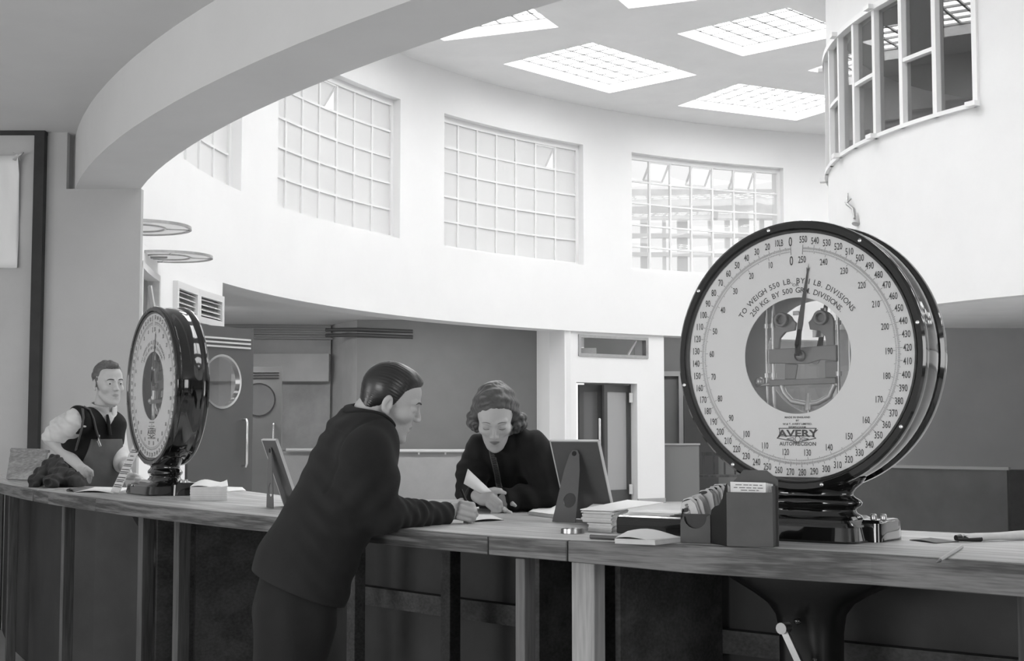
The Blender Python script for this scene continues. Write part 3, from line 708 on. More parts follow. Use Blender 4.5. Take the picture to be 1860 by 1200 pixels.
def slab(mb, ths, f0, f1, z0, z1, mi=0, uo=0):
    n = len(ths); vs = []; 
    for t in ths: 
        a, b = f0(t), f1(t); za = z0(t) if callable(z0) else z0
        vs += [pol(t, a, za), pol(t, b, za), pol(t, b, z1), pol(t, a, z1)]
    fs = []; us = []
    for i in range(n - 1):
        o = i * 4; p = o + 4; u0, u1 = math.radians(ths[i]) * 14 + uo, math.radians(ths[i + 1]) * 14 + uo
        for a, b in ((0, 1), (1, 2), (2, 3), (3, 0)):
            fs.append((o + a, o + b, p + b, p + a))
            va, vb = {(0, 1): (0, .8), (1, 2): (0, .07), (2, 3): (.8, 0), (3, 0): (.07, 0)}[(a, b)]
            us.append([(u0, va), (u0, vb), (u1, vb), (u1, va)])
    fs += [(0, 3, 2, 1), ((n - 1) * 4, (n - 1) * 4 + 1, (n - 1) * 4 + 2, (n - 1) * 4 + 3)]; us += [[(0, 0), (0, .07), (.8, .07), (.8, 0)]] * 2
    mb.add(vs, fs, mi, us); return mb
for k, (t0, t1, lb) in enumerate(((212.9, 242.0, 'long curved wooden counter top carrying both dial scales'), (201.7, 212.75, 'short end section of wooden counter top at the far left edge'))):
    c = pol((t0 + t1) / 2, 13.6, ZT - .03)
    root = empty('worktop', c, 0, lb, 'counter top')
    m = MB(); slab(m, frange(t0, t1, .5), rback, lambda t: rfront(t) - .024, ZT - .03, ZT); m.build('board', M_['top'], root)
    bl = [(201.7, 208.4), (208.45, 212.75)] if k else [(212.9, 214.0), (214.03, 216.9), (216.93, 228.0), (228.02, 229.05), (229.07, 242.0)]
    for j, (a, b) in enumerate(bl):
        m = MB(); slab(m, frange(a, b, .4), lambda t: rfront(t) - .0235, rfront, lambda t: ZT - edge_th(t), ZT - .0003, 0, j * 3.3)
        m.build('edge_board', M_['edge'], root, bevel=.002, seg=1)
# framing below: studs, rail and hardboard sheets, each a piece of timber
carc = empty('counter_framing', pol(224, 13.4, 0), 0, 'rough timber framing and hardboard under the long counter top', 'counter frame')
m = MB(); slab(m, frange(201.7, 242, .75), lambda t: max(13.28, rback(t) + .05), lambda t: max(13.30, rback(t) + .07), 0, ZT - .031); m.build('back_sheet', M_['board'], carc)
m = MB(); slab(m, frange(201.7, 242, .75), lambda t: 13.30, lambda t: 13.345, .625, .695); m.build('rail', M_['rail'], carc)
m = MB(); slab(m, frange(201.7, 242, .75), lambda t: 13.30, lambda t: 13.345, .24, .31); m.build('rail', M_['rail'], carc)
m = MB(); slab(m, frange(201.7, 242, .75), lambda t: 13.30, lambda t: 13.34, ZT - .12, ZT - .031); m.build('rail', M_['rail'], carc)
def stud(px, w, r0, d, mt, zt=None, par=None):
    r0 = min(r0, 99); t = thx(px, r0); c = pol(t, r0 - d / 2, 0); z1 = (zt or ZT - .0725)
    m = MB(); R = Matrix.Rotation(math.radians(t), 3, 'Z'); m.box((c.x, c.y, z1 / 2), (d, w, z1), R)
    m.build('stud', mt, par or carc, bevel=.002, seg=1)
def sheet(px, r0, r1):
    t = thx(px, r1); c = pol(t, (r0 + r1) / 2, 0); m = MB(); m.box((c.x, c.y, (ZT - .032) / 2), (r1 - r0, .018, ZT - .032), Matrix.Rotation(math.radians(t), 3, 'Z')); m.build('partition', M_['rail'], carc)
for px, w, r0, mt in ((120, .042, 13.88, 'stud'), (260, .046, 13.92, 'stud'), (325, .045, 13.94, 'stud'), (944, .035, 13.98, 'stud_mid'), (1057, .079, 13.96, 'stud_light'), (810, .05, 13.5, 'rail'), (1845, .02, 13.9, 'stud'), (22, .04, 13.8, 'stud'), (67, .08, 13.6, 'stud'), (1180, .05, 13.4, 'stud'), (640, .05, 13.5, 'rail'), (455, .06, 13.5, 'rail')):
    if mt == 'stud_mid' and mt not in M_: M_[mt] = wood('older_stud_wood', .09, .2, axis='Z', rough=.75, knots=False)
    stud(px, w, r0, .05, M_[mt], ZT - .074 if px > 900 else ZT - .056)
e0 = pol(201.7, 13.70, 0); m = MB(); m.box((e0.x - .9, e0.y, (ZT - .06) / 2), (1.8, .03, ZT - .06)); m.build('end_sheet', M_['board'], carc)
for px in (290, 360, 975, 1120): sheet(px, 13.345, 13.86)

# ------------------------------------------------------------------ dial scale
txt_cu = bpy.data.curves.new('t', 'FONT'); txt_ob = bpy.data.objects.new('t', txt_cu); COL.objects.link(txt_ob)
_tc = {}
def text_geo(s, bold=0.0):
    """flat outline of a line of lettering, height 1, centred on x; returns verts, faces, width"""
    if (s, bold) in _tc: return _tc[(s, bold)]
    txt_cu.body = s; txt_cu.size = 1; txt_cu.align_x = 'CENTER'; txt_cu.fill_mode = 'FRONT'; txt_cu.offset = bold; txt_cu.resolution_u = 2
    dg = bpy.context.evaluated_depsgraph_get(); dg.update(); ob = txt_ob.evaluated_get(dg); me = ob.to_mesh()
    vs = [(v.co.x, v.co.y) for v in me.vertices]; fs = [tuple(p.vertices) for p in me.polygons]; ob.to_mesh_clear()
    w = (max(v[0] for v in vs) - min(v[0] for v in vs)) if vs else .3
    _tc[(s, bold)] = (vs, fs, w); return _tc[(s, bold)]
def put_text(mb, s, fn, h, wfac=1.0, bold=0.0, mi=0):
    """fn maps (x,y) in the text's plane to 3d; h = cap height"""
    vs, fs, w = text_geo(s, bold); k = h / .72
    mb.add([fn(v[0] * k * wfac, (v[1] - .36) * k) for v in vs], fs, mi)
def xf(mb, M): mb.v = [tuple(M @ Vector(v)) for v in mb.v]; return mb

R0 = .327; ZC = .487
def build_scale(loc, rz, label):
    root = empty('dial_scale', loc, rz, label, 'scale', 'dial weighing scales on the counter')
    M = WM[root.name]
    Dl = Matrix.Translation((0, 0, ZC)) @ Matrix.Rotation(math.radians(90), 4, 'X')     # lathe z -> local -y (front)
    B = lambda mb, name, mt, par=root, **k: xf(mb, M).build(name, mt, par, **k)
    half = [(.337, .070), (.336, .082), (.340, .0855), (.3535, .086), (.3595, .080), (.361, .072), (.360, .060), (.356, .0565), (.3515, .052), (.3515, .046), (.355, .03)]
    half = [(r, z * .88) for r, z in half]
    prof = half + [(.3575, 0)] + [(r, -z) for r, z in half[::-1]] + [(.3365, 0), (.337, .070 * .88)]
    m = MB(); m.lathe(prof, Dl, 96); hs = B(m, 'housing', M_['black'], smooth=35)
    for side in (1, -1):
        S = Dl @ Matrix.Rotation(0 if side == 1 else math.pi, 4, 'Y')
        m = MB(); m.lathe([(.337, .074), (.328, .0665)], S, 96); B(m, 'bezel_slope', M_['black_soft'], smooth=40)
        m = MB(); m.lathe([(.155, .0645), (.335, .0645), (.335, .0625), (.155, .0625), (.155, .0645)], S, 96); df = B(m, 'dial_face', M_['dialface'], smooth=30)
        m = MB()
        P = lambda x, z, d=.0652: S @ Vector((x, z, d))
        ang = lambda n: math.radians(2.5 + n / 550 * 353.0)        # counter-clockwise from the top
        for n in range(0, 551):                                     # pound ticks
            a = ang(n); r_ = .892 if n % 10 == 0 else (.88 if n % 5 == 0 else .872); r1 = .905 if n % 10 == 0 else r_ + .012
            w = .0005; r_in = .866 * R0 if n % 10 else .862 * R0
            u = (-math.sin(a), math.cos(a)); v = (math.cos(a), math.sin(a))
            q = [(u[0] * r + v[0] * s * w, u[1] * r + v[1] * s * w) for r, s in ((r_in, -1), (r1 * R0, -1), (r1 * R0, 1), (r_in, 1))]
            m.add([P(*k) for k in q], [(0, 1, 2, 3)])
        for n in range(0, 501):                                     # half-kilogram ticks
            a = math.radians(2.5 + n / 500 * 353.0 * (500 * .4536 * 1.1023 / 250) if False else 2.5 + n / 500 * 353.0)
            r_in = (.826 if n % 20 == 0 else (.836 if n % 10 == 0 else .846)) * R0; ro = .858 * R0; w = .00045
            u = (-math.sin(a), math.cos(a)); v = (math.cos(a), math.sin(a))
            q = [(u[0] * r + v[0] * s * w, u[1] * r + v[1] * s * w) for r, s in ((r_in, -1), (ro, -1), (ro, 1), (r_in, 1))]
            m.add([P(*k) for k in q], [(0, 1, 2, 3)])
        def ringtext(s, r, a, h, wf=.72, tilt=0.0, bold=0.0):
            cx, cz = -math.sin(a) * r, math.cos(a) * r; ct, st = math.cos(tilt), math.sin(tilt)
            put_text(m, s, lambda x, y: P(cx + x * ct - y * st, cz + x * st + y * ct), h, wf, bold)
        for n in range(10, 550, 10): ringtext(str(n) + ('LB' if n == 10 else ''), .945 * R0, ang(n), .0185, .6 if n != 10 else .5, bold=.012)
        ringtext('0', .938 * R0, ang(0), .026, .62, bold=.01); ringtext('550', .95 * R0, ang(550), .0185, .6, bold=.012)
        for n in range(10, 250, 10): ringtext(str(n), .790 * R0, math.radians(2.5 + n / 250 * 353.0), .0175, .6, bold=.012)
        ringtext('0', .78 * R0, ang(0), .026, .62, bold=.01); ringtext('250', .785 * R0, ang(550), .0185, .6, bold=.012)
        for x0 in (ang(0), ang(550)):
            u = (-math.sin(x0), math.cos(x0)); v = (math.cos(x0), math.sin(x0)); w = .0006
            q = [(u[0] * r + v[0] * s * w, u[1] * r + v[1] * s * w) for r, s in ((.825 * R0, -1), (.895 * R0, -1), (.895 * R0, 1), (.825 * R0, 1))]
            m.add([P(*k) for k in q], [(0, 1, 2, 3)])
        def arctext(s, r, a0, a1, h, bold=.0):
            ws = [text_geo(c, bold)[2] * .8 + .22 if c != ' ' else .42 for c in s]; tot = sum(ws); acc = 0
            for c, w in zip(s, ws):
                a = a0 + (a1 - a0) * (acc + w / 2) / tot; acc += w
                if c == ' ': continue
                up = (-math.sin(a), math.cos(a)); sd = (math.cos(a), math.sin(a))
                lowr = r - h * .5
                put_text(m, c, lambda x, y: P(up[0] * (r + y) + sd[0] * x, up[1] * (r + y) + sd[1] * x), h * (1 if c != '.' else 1), 1.0, bold)
        dg_ = math.radians
        arctext('TO WEIGH 550 LB. BY 1 LB. DIVISIONS', .612 * R0, dg_(57), dg_(-56), .0150, .006)
        arctext('250 KG. BY 500 GRM. DIVISIONS.', .535 * R0, dg_(50), dg_(-50), .0150, .006)
        put_text(m, 'OR', lambda x, y: P(x, y + .578 * R0), .0075, 1.3, .01)
        for s, z, h, wf in (('MADE IN ENGLAND', -.502, .0052, 1.15), ('BY', -.528, .0050, 1.2), ('W.& T. AVERY LIMITED.', -.556, .0052, 1.15), ('BIRMINGHAM.', -.582, .0052, 1.15)):
            put_text(m, s, lambda x, y: P(x, y + z * R0), h, wf, .02)
        put_text(m, 'AUTOPRECISION', lambda x, y: P(x, y - .716 * R0), .0100, 1.0, .02)
        B(m, 'dial_markings', M_['ink'], df)
        # maker's emblem: lettering in a winged frame
        m = MB(); wL = .055; zt_, zm, zb = -.592 * R0, -.660 * R0, -.690 * R0
        def band(pts, w):
            for a, b in zip(pts[:-1], pts[1:]):
                a = Vector((a[0], a[1], 0)); b = Vector((b[0], b[1], 0)); n = (b - a).normalized().cross(Vector((0, 0, 1))) * w / 2
                m.add([P(p.x, p.y) for p in (a + n, b + n, b - n, a - n)], [(0, 1, 2, 3)])
        band([(-wL, zt_), (wL, zt_), (wL - .005, zt_ - .004), (wL - .009, zm), (wL - .002, zb + .006), (.012, zb - .002), (0, zb - .007), (-.012, zb - .002), (-wL - .006, zb + .006), (-wL + .002, zm), (-wL + .003, zt_ - .004), (-wL, zt_)], .0022)
        band([(-wL + .004, zb + .012), (0, zm + .002), (wL - .006, zb + .012)], .0022)
        band([(-.032, zm - .006), (-.012, zm - .002), (-.012, zm - .009), (-.032, zm - .006)], .0016); band([(.032, zm - .006), (.012, zm - .002), (.012, zm - .009), (.032, zm - .006)], .0016)
        band([(.008 * math.cos(i * .7), zm - .006 + .008 * math.sin(i * .7)) for i in range(10)], .002)
        def av(x, y):
            k = 1 - .25 * (1 - min(1, abs(x) / wL)) if y < 0 else 1
            return P(x, (zt_ - .013) + y * k)
        put_text(m, 'AVERY', av, .0195, 1.42, .03)
        B(m, 'maker_emblem', M_['ink_soft'] if False else M_['ink'], df)
        m = MB(); m.lathe([(1e-4, .0715), (.3375, .0715)], S, 64); B(m, 'dial_glass', M_['dial_glass'])
        # pointer
        a = math.radians(-9.5 if side == 1 else 9.5); u = Vector((-math.sin(a), math.cos(a))); v = Vector((u.y, -u.x))
        m = MB(); d0 = .0672
        oc = [(-.006, .045), (-.0085, .085), (-.0022, .222), (-.0045, .236), (-.001, .231), (0, .246), (.001, .231), (.0045, .236), (.0022, .222), (.0085, .085), (.006, .045)]
        k = len(oc); pv = [P(u.x * r + v.x * s, u.y * r + v.y * s, d) for d in (d0, d0 + .0012) for s, r in oc]
        tr = tessellate_polygon([[Vector((s, r, 0)) for s, r in oc]])
        m.add(pv, [tuple(t) for t in tr] + [tuple(i + k for i in t) for t in tr] + [(i, (i + 1) % k, (i + 1) % k + k, i + k) for i in range(k)])
        m.tube([P(0, 0, .06), P(u.x * .03, u.y * .03, .066), P(u.x * .07, u.y * .07, d0)], [.006, .009, .006], 8)
        B(m, 'pointer', M_['pointer'])
        for k in range(8):                                          # bezel screws
            a = math.radians(12 + 45 * k); c = S @ Vector((-math.sin(a) * .348, math.cos(a) * .348, .0753))
            m = MB(); Sc = Matrix.Translation(c) @ (S.to_3x3().to_4x4())
            m.lathe([(.0052, 0), (.0048, .0018), (.002, .0026), (1e-4, .0027)], Sc, 12); B(m, 'screw', M_['dull_metal'], smooth=50)
    # mechanism seen through the centre opening
    F = lambda x, z, d=.02: Dl @ Vector((x, z, d))
    m = MB()
    Ux, Uz, Uy = Vector((1, 0, 0)), Vector((0, 0, 1)), Vector((0, -1, 0))
    def plate(poly, y, h): m.prism(poly, (0, -y, ZC), (1, 0, 0), (0, 0, 1), h)
    def arc(cx, cz, r, a0, a1, n=8): return [(cx + r * math.cos(math.radians(a0 + (a1 - a0) * i / n)), cz + r * math.sin(math.radians(a0 + (a1 - a0) * i / n))) for i in range(n + 1)]
    plate([(-.094, .02), (.103, .026), (.103, -.018), (.06, -.012), (.02, -.022), (-.094, -.018)], .03, .012)          # cross plate
    plate([(-.094, -.062), (.10, -.060), (.10, -.076), (-.094, -.080)], .03, .012)
    for s in (-1, 1):                                                                                                   # upper lobes
        plate([(s * .092, .022), (s * .092, .07)] + [(s * x, z) for x, z in arc(.058, .085, .034, 0, 160)] + [(s * .018, .09), (s * .022, .07), (s * .05, .066), (s * .066, .05), (s * .07, .022)], .02, .010)
        m.lathe([(.020, 0), (.020, .016), (.012, .016), (.012, 0), (.020, 0)], Matrix.Translation((s * .058, -.028, ZC + .10)) @ Matrix.Rotation(math.radians(90), 4, 'X'), 20)
    plate([(-.05, -.018), (-.012, -.022), (-.02, -.062), (-.052, -.062)], .028, .006); plate([(.06, -.014), (.098, -.016), (.098, -.06), (.06, -.06)], .014, .006)
    B(m, 'frame_casting', M_['cast'], bevel=.002)
    for x in (-.088, .103, -.108, .135):
        m = MB(); m.tube([F(x, -.16 if abs(x) < .11 else -.06, .028), F(x, .155 if abs(x) < .11 else .07, .028)], .0055 if abs(x) < .1 else .0042, 10)
        for z in (.085, -.05): m.tube([F(x, z - .006, .028), F(x, z + .006, .028)], .0085, 10)
        B(m, 'rod', M_['cast_light'], smooth=50)
    m = MB(); pts = [F(-.06, -.078, .035), F(-.052, -.098, .035), F(-.03, -.121, .035), (0, 0, 0), F(.045, -.126, .035), F(.078, -.110, .035), F(.094, -.078, .035)]; pts[3] = F(.015, -.129, .035)
    m.tube(pts, .0075, 10); B(m, 'curved_tube', M_['cast_light'], smooth=60)
    m = MB(); m.tube([F(.018, -.155, .035), F(.018, -.146, .035), F(.018, -.145, .035), F(.018, -.133, .035), F(.018, -.118, .035), F(.018, -.1, .035)], [.004, .004, .012, .011, .006, .004], 10); B(m, 'valve', M_['cast_light'], smooth=40)
    m = MB(); m.lathe([(1e-4, .05), (.008, .05), (.013, .047), (.013, .036), (1e-4, .036)], Dl, 20); m.lathe([(.0155, .05), (.0125, .053), (.0125, .04), (.0155, .04), (.0155, .05)], Dl, 24); B(m, 'hub', M_['cast'], smooth=40)
    m = MB(); plate([(-.042, .012), (-.045, .004), (-.01, -.008), (.03, -.02), (.042, -.024)] + arc(.042, -.012, .012, -80, 80, 5) + [(.01, .008)], .036, .004); B(m, 'link_arm', M_['cast'], bevel=.001)
    m = MB(); m.tube([F(-.14, -.078, .03), F(-.1, -.074, .03), F(-.07, -.066, .03)], .004, 8); m.sphere(F(-.13, -.066, .03), .013); B(m, 'balance_weight', M_['cast_light'], smooth=60)
    for x, z, w, h in ((-.028, .118, .018, .011), (.052, .118, .016, .02), (-.02, .07, .01, .03), (.035, .06, .03, .02), (.065, .06, .03, .012), (-.045, -.035, .004, .03)):
        m = MB(); m.box(F(x, z, .008), (w, .004, h)); B(m, 'bright_fitting', M_['chrome'], bevel=.001)
    # neck
    m = MB(); m.lathe([(.150, .060), (.146, .066), (.134, .072), (.130, .080), (.136, .086), (.146, .092), (.149, .099), (.143, .106), (.131, .112), (.124, .118), (.124, .126), (.132, .136), (.150, .150), (.16, .165)], Matrix.Identity(4), 56, 0, 1.0, .44)
    B(m, 'neck', M_['black'], smooth=50)
    # base casting: stepped lofted block
    def loft(secs, name, mt, ex=5.0, cx=0, cy=0, **k):
        m = MB(); n = 48; vs = []
        for z, a, b in secs:
            for i in range(n):
                th = 2 * math.pi * i / n; c_, s_ = math.cos(th), math.sin(th)
                vs.append((cx + a * math.copysign(abs(c_) ** (2 / ex), c_), cy + b * math.copysign(abs(s_) ** (2 / ex), s_), z))
        fs = [(j * n + i, j * n + (i + 1) % n, (j + 1) * n + (i + 1) % n, (j + 1) * n + i) for j in range(len(secs) - 1) for i in range(n)]
        fs += [tuple(range(n))[::-1], tuple(range((len(secs) - 1) * n, len(secs) * n))]
        m.add(vs, fs); return B(m, name, mt, **k)
    loft([(0.0005, .180, .132), (.006, .182, .134), (.040, .177, .127), (.045, .172, .122), (.045, .166, .114), (.050, .162, .110), (.050, .156, .102), (.056, .151, .096), (.057, .147, .085), (.064, .14, .064)], 'base', M_['black'], 9.0, smooth=28)
    loft([(0.0005, .034, .075), (.048, .032, .072), (.056, .027, .064), (.058, .02, .05)], 'base_block', M_['black'], 5.0, .180, .045, smooth=35)
    for k in range(2):
        m = MB(); m.lathe([(.0085, 0), (.0085, .010), (.0065, .013), (1e-4, .013)], Matrix.Translation((.172 + .022 * k, .02 + .012 * k, .0575)), 14); B(m, 'levelling_screw', M_['dull_metal'], smooth=40)
    m = MB(); m.sphere((-.06, -.130, .040), .005); B(m, 'rivet', M_['chrome'], smooth=60)
    # cast pedestal below the worktop
    loft([(-.032, .36, .115), (-.05, .33, .115), (-.085, .27, .112), (-.115, .215, .108), (-.145, .15, .10), (-.17, .108, .09), (-.20, .085, .08), (-.25, .077, .074), (-.5, .076, .072), (-ZT + .12, .078, .075), (-ZT + .04, .15, .13), (-ZT, .17, .15)], 'pedestal', M_['pedestal'], 3.2, smooth=60)
    m = MB(); m.bar((-.012, -.135, -.225), (.038, -.14, -.315), .018, .012, up=(0, 1, 0)); m.tube([(-.012, -.15, -.223), (-.012, -.115, -.223)], .015, 14); m.tube([(.038, -.15, -.315), (.038, -.12, -.315)], .010, 12)
    B(m, 'crank_handle', M_['dull_metal'], smooth=40)
    for kc, kr in (((.022, -.15, -.335), .014), ((.018, -.115, -.205), .010)):
        m = MB(); m.sphere(kc, kr); B(m, 'ball_knob', M_['black'], smooth=60)
    for k in range(3):
        m = MB(); m.tube([(.058 + .024 * k, -.10, -.30 - .02 * (k > 0)), (.058 + .024 * k, -.10, -.95)], .011 if k == 1 else .007, 12); B(m, 'pedestal_tube', M_['black'], smooth=50)
    return root
M_['pointer'] = mat('pointer_black', .02, .4)
def place_at(px, py, Y, a):
    c = at(px, py, Y); a = math.radians(a); p = c + Vector((math.sin(a), math.cos(a), 0)) * .08
    return Vector((p.x, p.y, ZT)), -a
l1, r1 = place_at(1442, 642, 3.77, 38.0)
ns = build_scale(l1, r1, 'big black dial scale in the right foreground, its face turned to the camera')
l2, r2 = place_at(271, 701, 6.42, 58.0)
fs_ = copy_tree(ns); fs_.location = l2; fs_.rotation_euler = (0, 0, r2)
for o_ in children(fs_):
    if o_.name.startswith(('crank_handle', 'ball_knob')): bpy.data.objects.remove(o_)
fs_['label'] = 'far black dial scale at the left end of the counter, seen almost edge on'
text_geo('BRITISH', .01)
bpy.data.objects.remove(txt_ob)
# ------------------------------------------------------------------ people: continuous surfaces grown from a distance field
def nrm(v): v = np.asarray(v, float); return v / np.linalg.norm(v)
def A(v): return np.array([v[0], v[1], v[2]], float)
def cap(P, a, b, ra, rb):
    a = A(a); b = A(b); ba = b - a; t = np.clip((P - a) @ ba / (ba @ ba + 1e-12), 0, 1)
    return np.linalg.norm(P - a - t[:, None] * ba, axis=1) - (ra + (rb - ra) * t)
def ecap(P, a, b, wa, wb, u):
    """tapered limb of oval section; wa=(half width along u, half depth)"""
    a = A(a); b = A(b); u = nrm(u); ba = b - a; t = np.clip((P - a) @ ba / (ba @ ba), 0, 1)
    o = P - a - t[:, None] * ba; w = wa[0] + (wb[0] - wa[0]) * t; d = wa[1] + (wb[1] - wa[1]) * t
    ou = o @ u; od = np.sqrt(np.maximum((o * o).sum(1) - ou * ou, 0)); n = np.sqrt((ou / w) ** 2 + (od / d) ** 2)
    return (n - 1) * np.minimum(w, d)
def ell(P, c, r, R=None):
    q = P - A(c)
    if R is not None: q = q @ np.asarray(R)
    r = np.array(r, float); q = q / r; k0 = np.linalg.norm(q, axis=1); k1 = np.linalg.norm(q / r, axis=1) + 1e-9
    return k0 * (k0 - 1) / k1
def smin(a, b, k): h = np.clip(.5 + .5 * (b - a) / k, 0, 1); return b + (a - b) * h - k * h * (1 - h)
def smax(a, b, k): return -smin(-a, -b, k)
def chain(P, pts, rs, k=.0):
    d = None
    for i in range(len(pts) - 1):
        e = cap(P, pts[i], pts[i + 1], rs[i], rs[i + 1]); d = e if d is None else (smin(d, e, k) if k else np.minimum(d, e))
    return d
def echain(P, pts, ws, u, k=.03):
    d = None
    for i in range(len(pts) - 1):
        e = ecap(P, pts[i], pts[i + 1], ws[i], ws[i + 1], u); d = e if d is None else smin(d, e, k)
    return d
def surface(f, lo, hi, h):
    """sparse surface nets"""
    lo = A(lo); n = np.ceil((A(hi) - lo) / h).astype(int) + 1; B = 8; nb = n // B + 1
    g = np.stack(np.meshgrid(*[np.arange(k) for k in nb], indexing='ij'), -1).reshape(-1, 3)
    d = f(lo + (g * B + B / 2) * h); g = g[np.abs(d) < B * h * 1.25]
    o = np.stack(np.meshgrid(*[np.arange(B)] * 3, indexing='ij'), -1).reshape(-1, 3)
    cells = (g[:, None, :] * B + o[None]).reshape(-1, 3)
    S = nb * B + 3; key = lambda c: ((c[:, 0] + 1) * S[1] + c[:, 1] + 1) * S[2] + c[:, 2] + 1
    off = np.array([[i, j, k] for i in (0, 1) for j in (0, 1) for k in (0, 1)])
    ck = np.unique(np.concatenate([key(cells + q) for q in off]))
    cc = np.stack([ck // (S[1] * S[2]) - 1, (ck // S[2]) % S[1] - 1, ck % S[2] - 1], 1)
    cv = np.concatenate([f(lo + cc[i:i + 200000] * h) for i in range(0, len(cc), 200000)])
    base = key(cells); ko = [(q[0] * S[1] + q[1]) * S[2] + q[2] for q in off]
    V = np.stack([cv[np.searchsorted(ck, base + q)] for q in ko], 1)
    act = (V.min(1) < 0) & (V.max(1) >= 0); cells = cells[act]; V = V[act]; base = base[act]
    E = [(0, 1), (2, 3), (4, 5), (6, 7), (0, 2), (1, 3), (4, 6), (5, 7), (0, 4), (1, 5), (2, 6), (3, 7)]
    acc = np.zeros((len(cells), 3)); cnt = np.zeros(len(cells))
    for a, b in E:
        va, vb = V[:, a], V[:, b]; m = (va < 0) != (vb < 0); t = np.where(m, va / np.where(m, va - vb, 1), 0)
        p = off[a] + t[:, None] * (off[b] - off[a]); acc += p * m[:, None]; cnt += m
    verts = lo + (cells + acc / cnt[:, None]) * h
    od = np.argsort(base); bs = base[od]; st = [S[1] * S[2], S[2], 1]; faces = []
    corner = [4, 2, 1]
    for ax in range(3):
        b_, c_ = (ax + 1) % 3, (ax + 2) % 3; v0, v1 = V[:, 0], V[:, corner[ax]]; m = (v0 < 0) != (v1 < 0)
        k0 = base[m]; ks = [k0, k0 - st[b_], k0 - st[b_] - st[c_], k0 - st[c_]]; ids = []; ok = np.ones(len(k0), bool)
        for k in ks:
            p = np.minimum(np.searchsorted(bs, k), len(bs) - 1); ok &= bs[p] == k; ids.append(od[p])
        q = np.stack(ids, 1)[ok]; fl = (v0[m] < 0)[ok]; q[~fl] = q[~fl][:, ::-1]; faces.append(q)
    return verts, np.concatenate(faces)
def sdf_obj(name, f, lo, hi, h, mats, parent, region=None, tone=None):
    v, q = surface(f, lo, hi, h)
    M = WM[parent.name]; Mi = np.array(M.inverted()); vl = v @ Mi[:3, :3].T + Mi[:3, 3]
    me = bpy.data.meshes.new(name); me.vertices.add(len(vl)); me.vertices.foreach_set('co', vl.astype(np.float32).ravel())
    me.loops.add(q.size); me.loops.foreach_set('vertex_index', q.astype(np.int32).ravel())
    me.polygons.add(len(q)); me.polygons.foreach_set('loop_start', np.arange(0, q.size, 4, dtype=np.int32))
    if not isinstance(mats, (list, tuple)): mats = [mats]
    for m in mats: me.materials.append(m)
    if region is not None: me.polygons.foreach_set('material_index', region(v[q].mean(1)).astype(np.int32))
    if tone is not None:
        at_ = me.attributes.new('lip_tone', 'FLOAT', 'POINT'); at_.data.foreach_set('value', tone(v).astype(np.float32))
    me.update(calc_edges=True); me.validate(); me.shade_smooth()
    o = bpy.data.objects.new(name, me); COL.objects.link(o); o.parent = parent; WM[o.name] = M
    return o
def frame(F, U):
    F = nrm(F); U = A(U) - A(U) @ F * F; U = nrm(U); X = np.cross(F, U)      # X = subject's right
    return np.stack([X, F, U], 1)
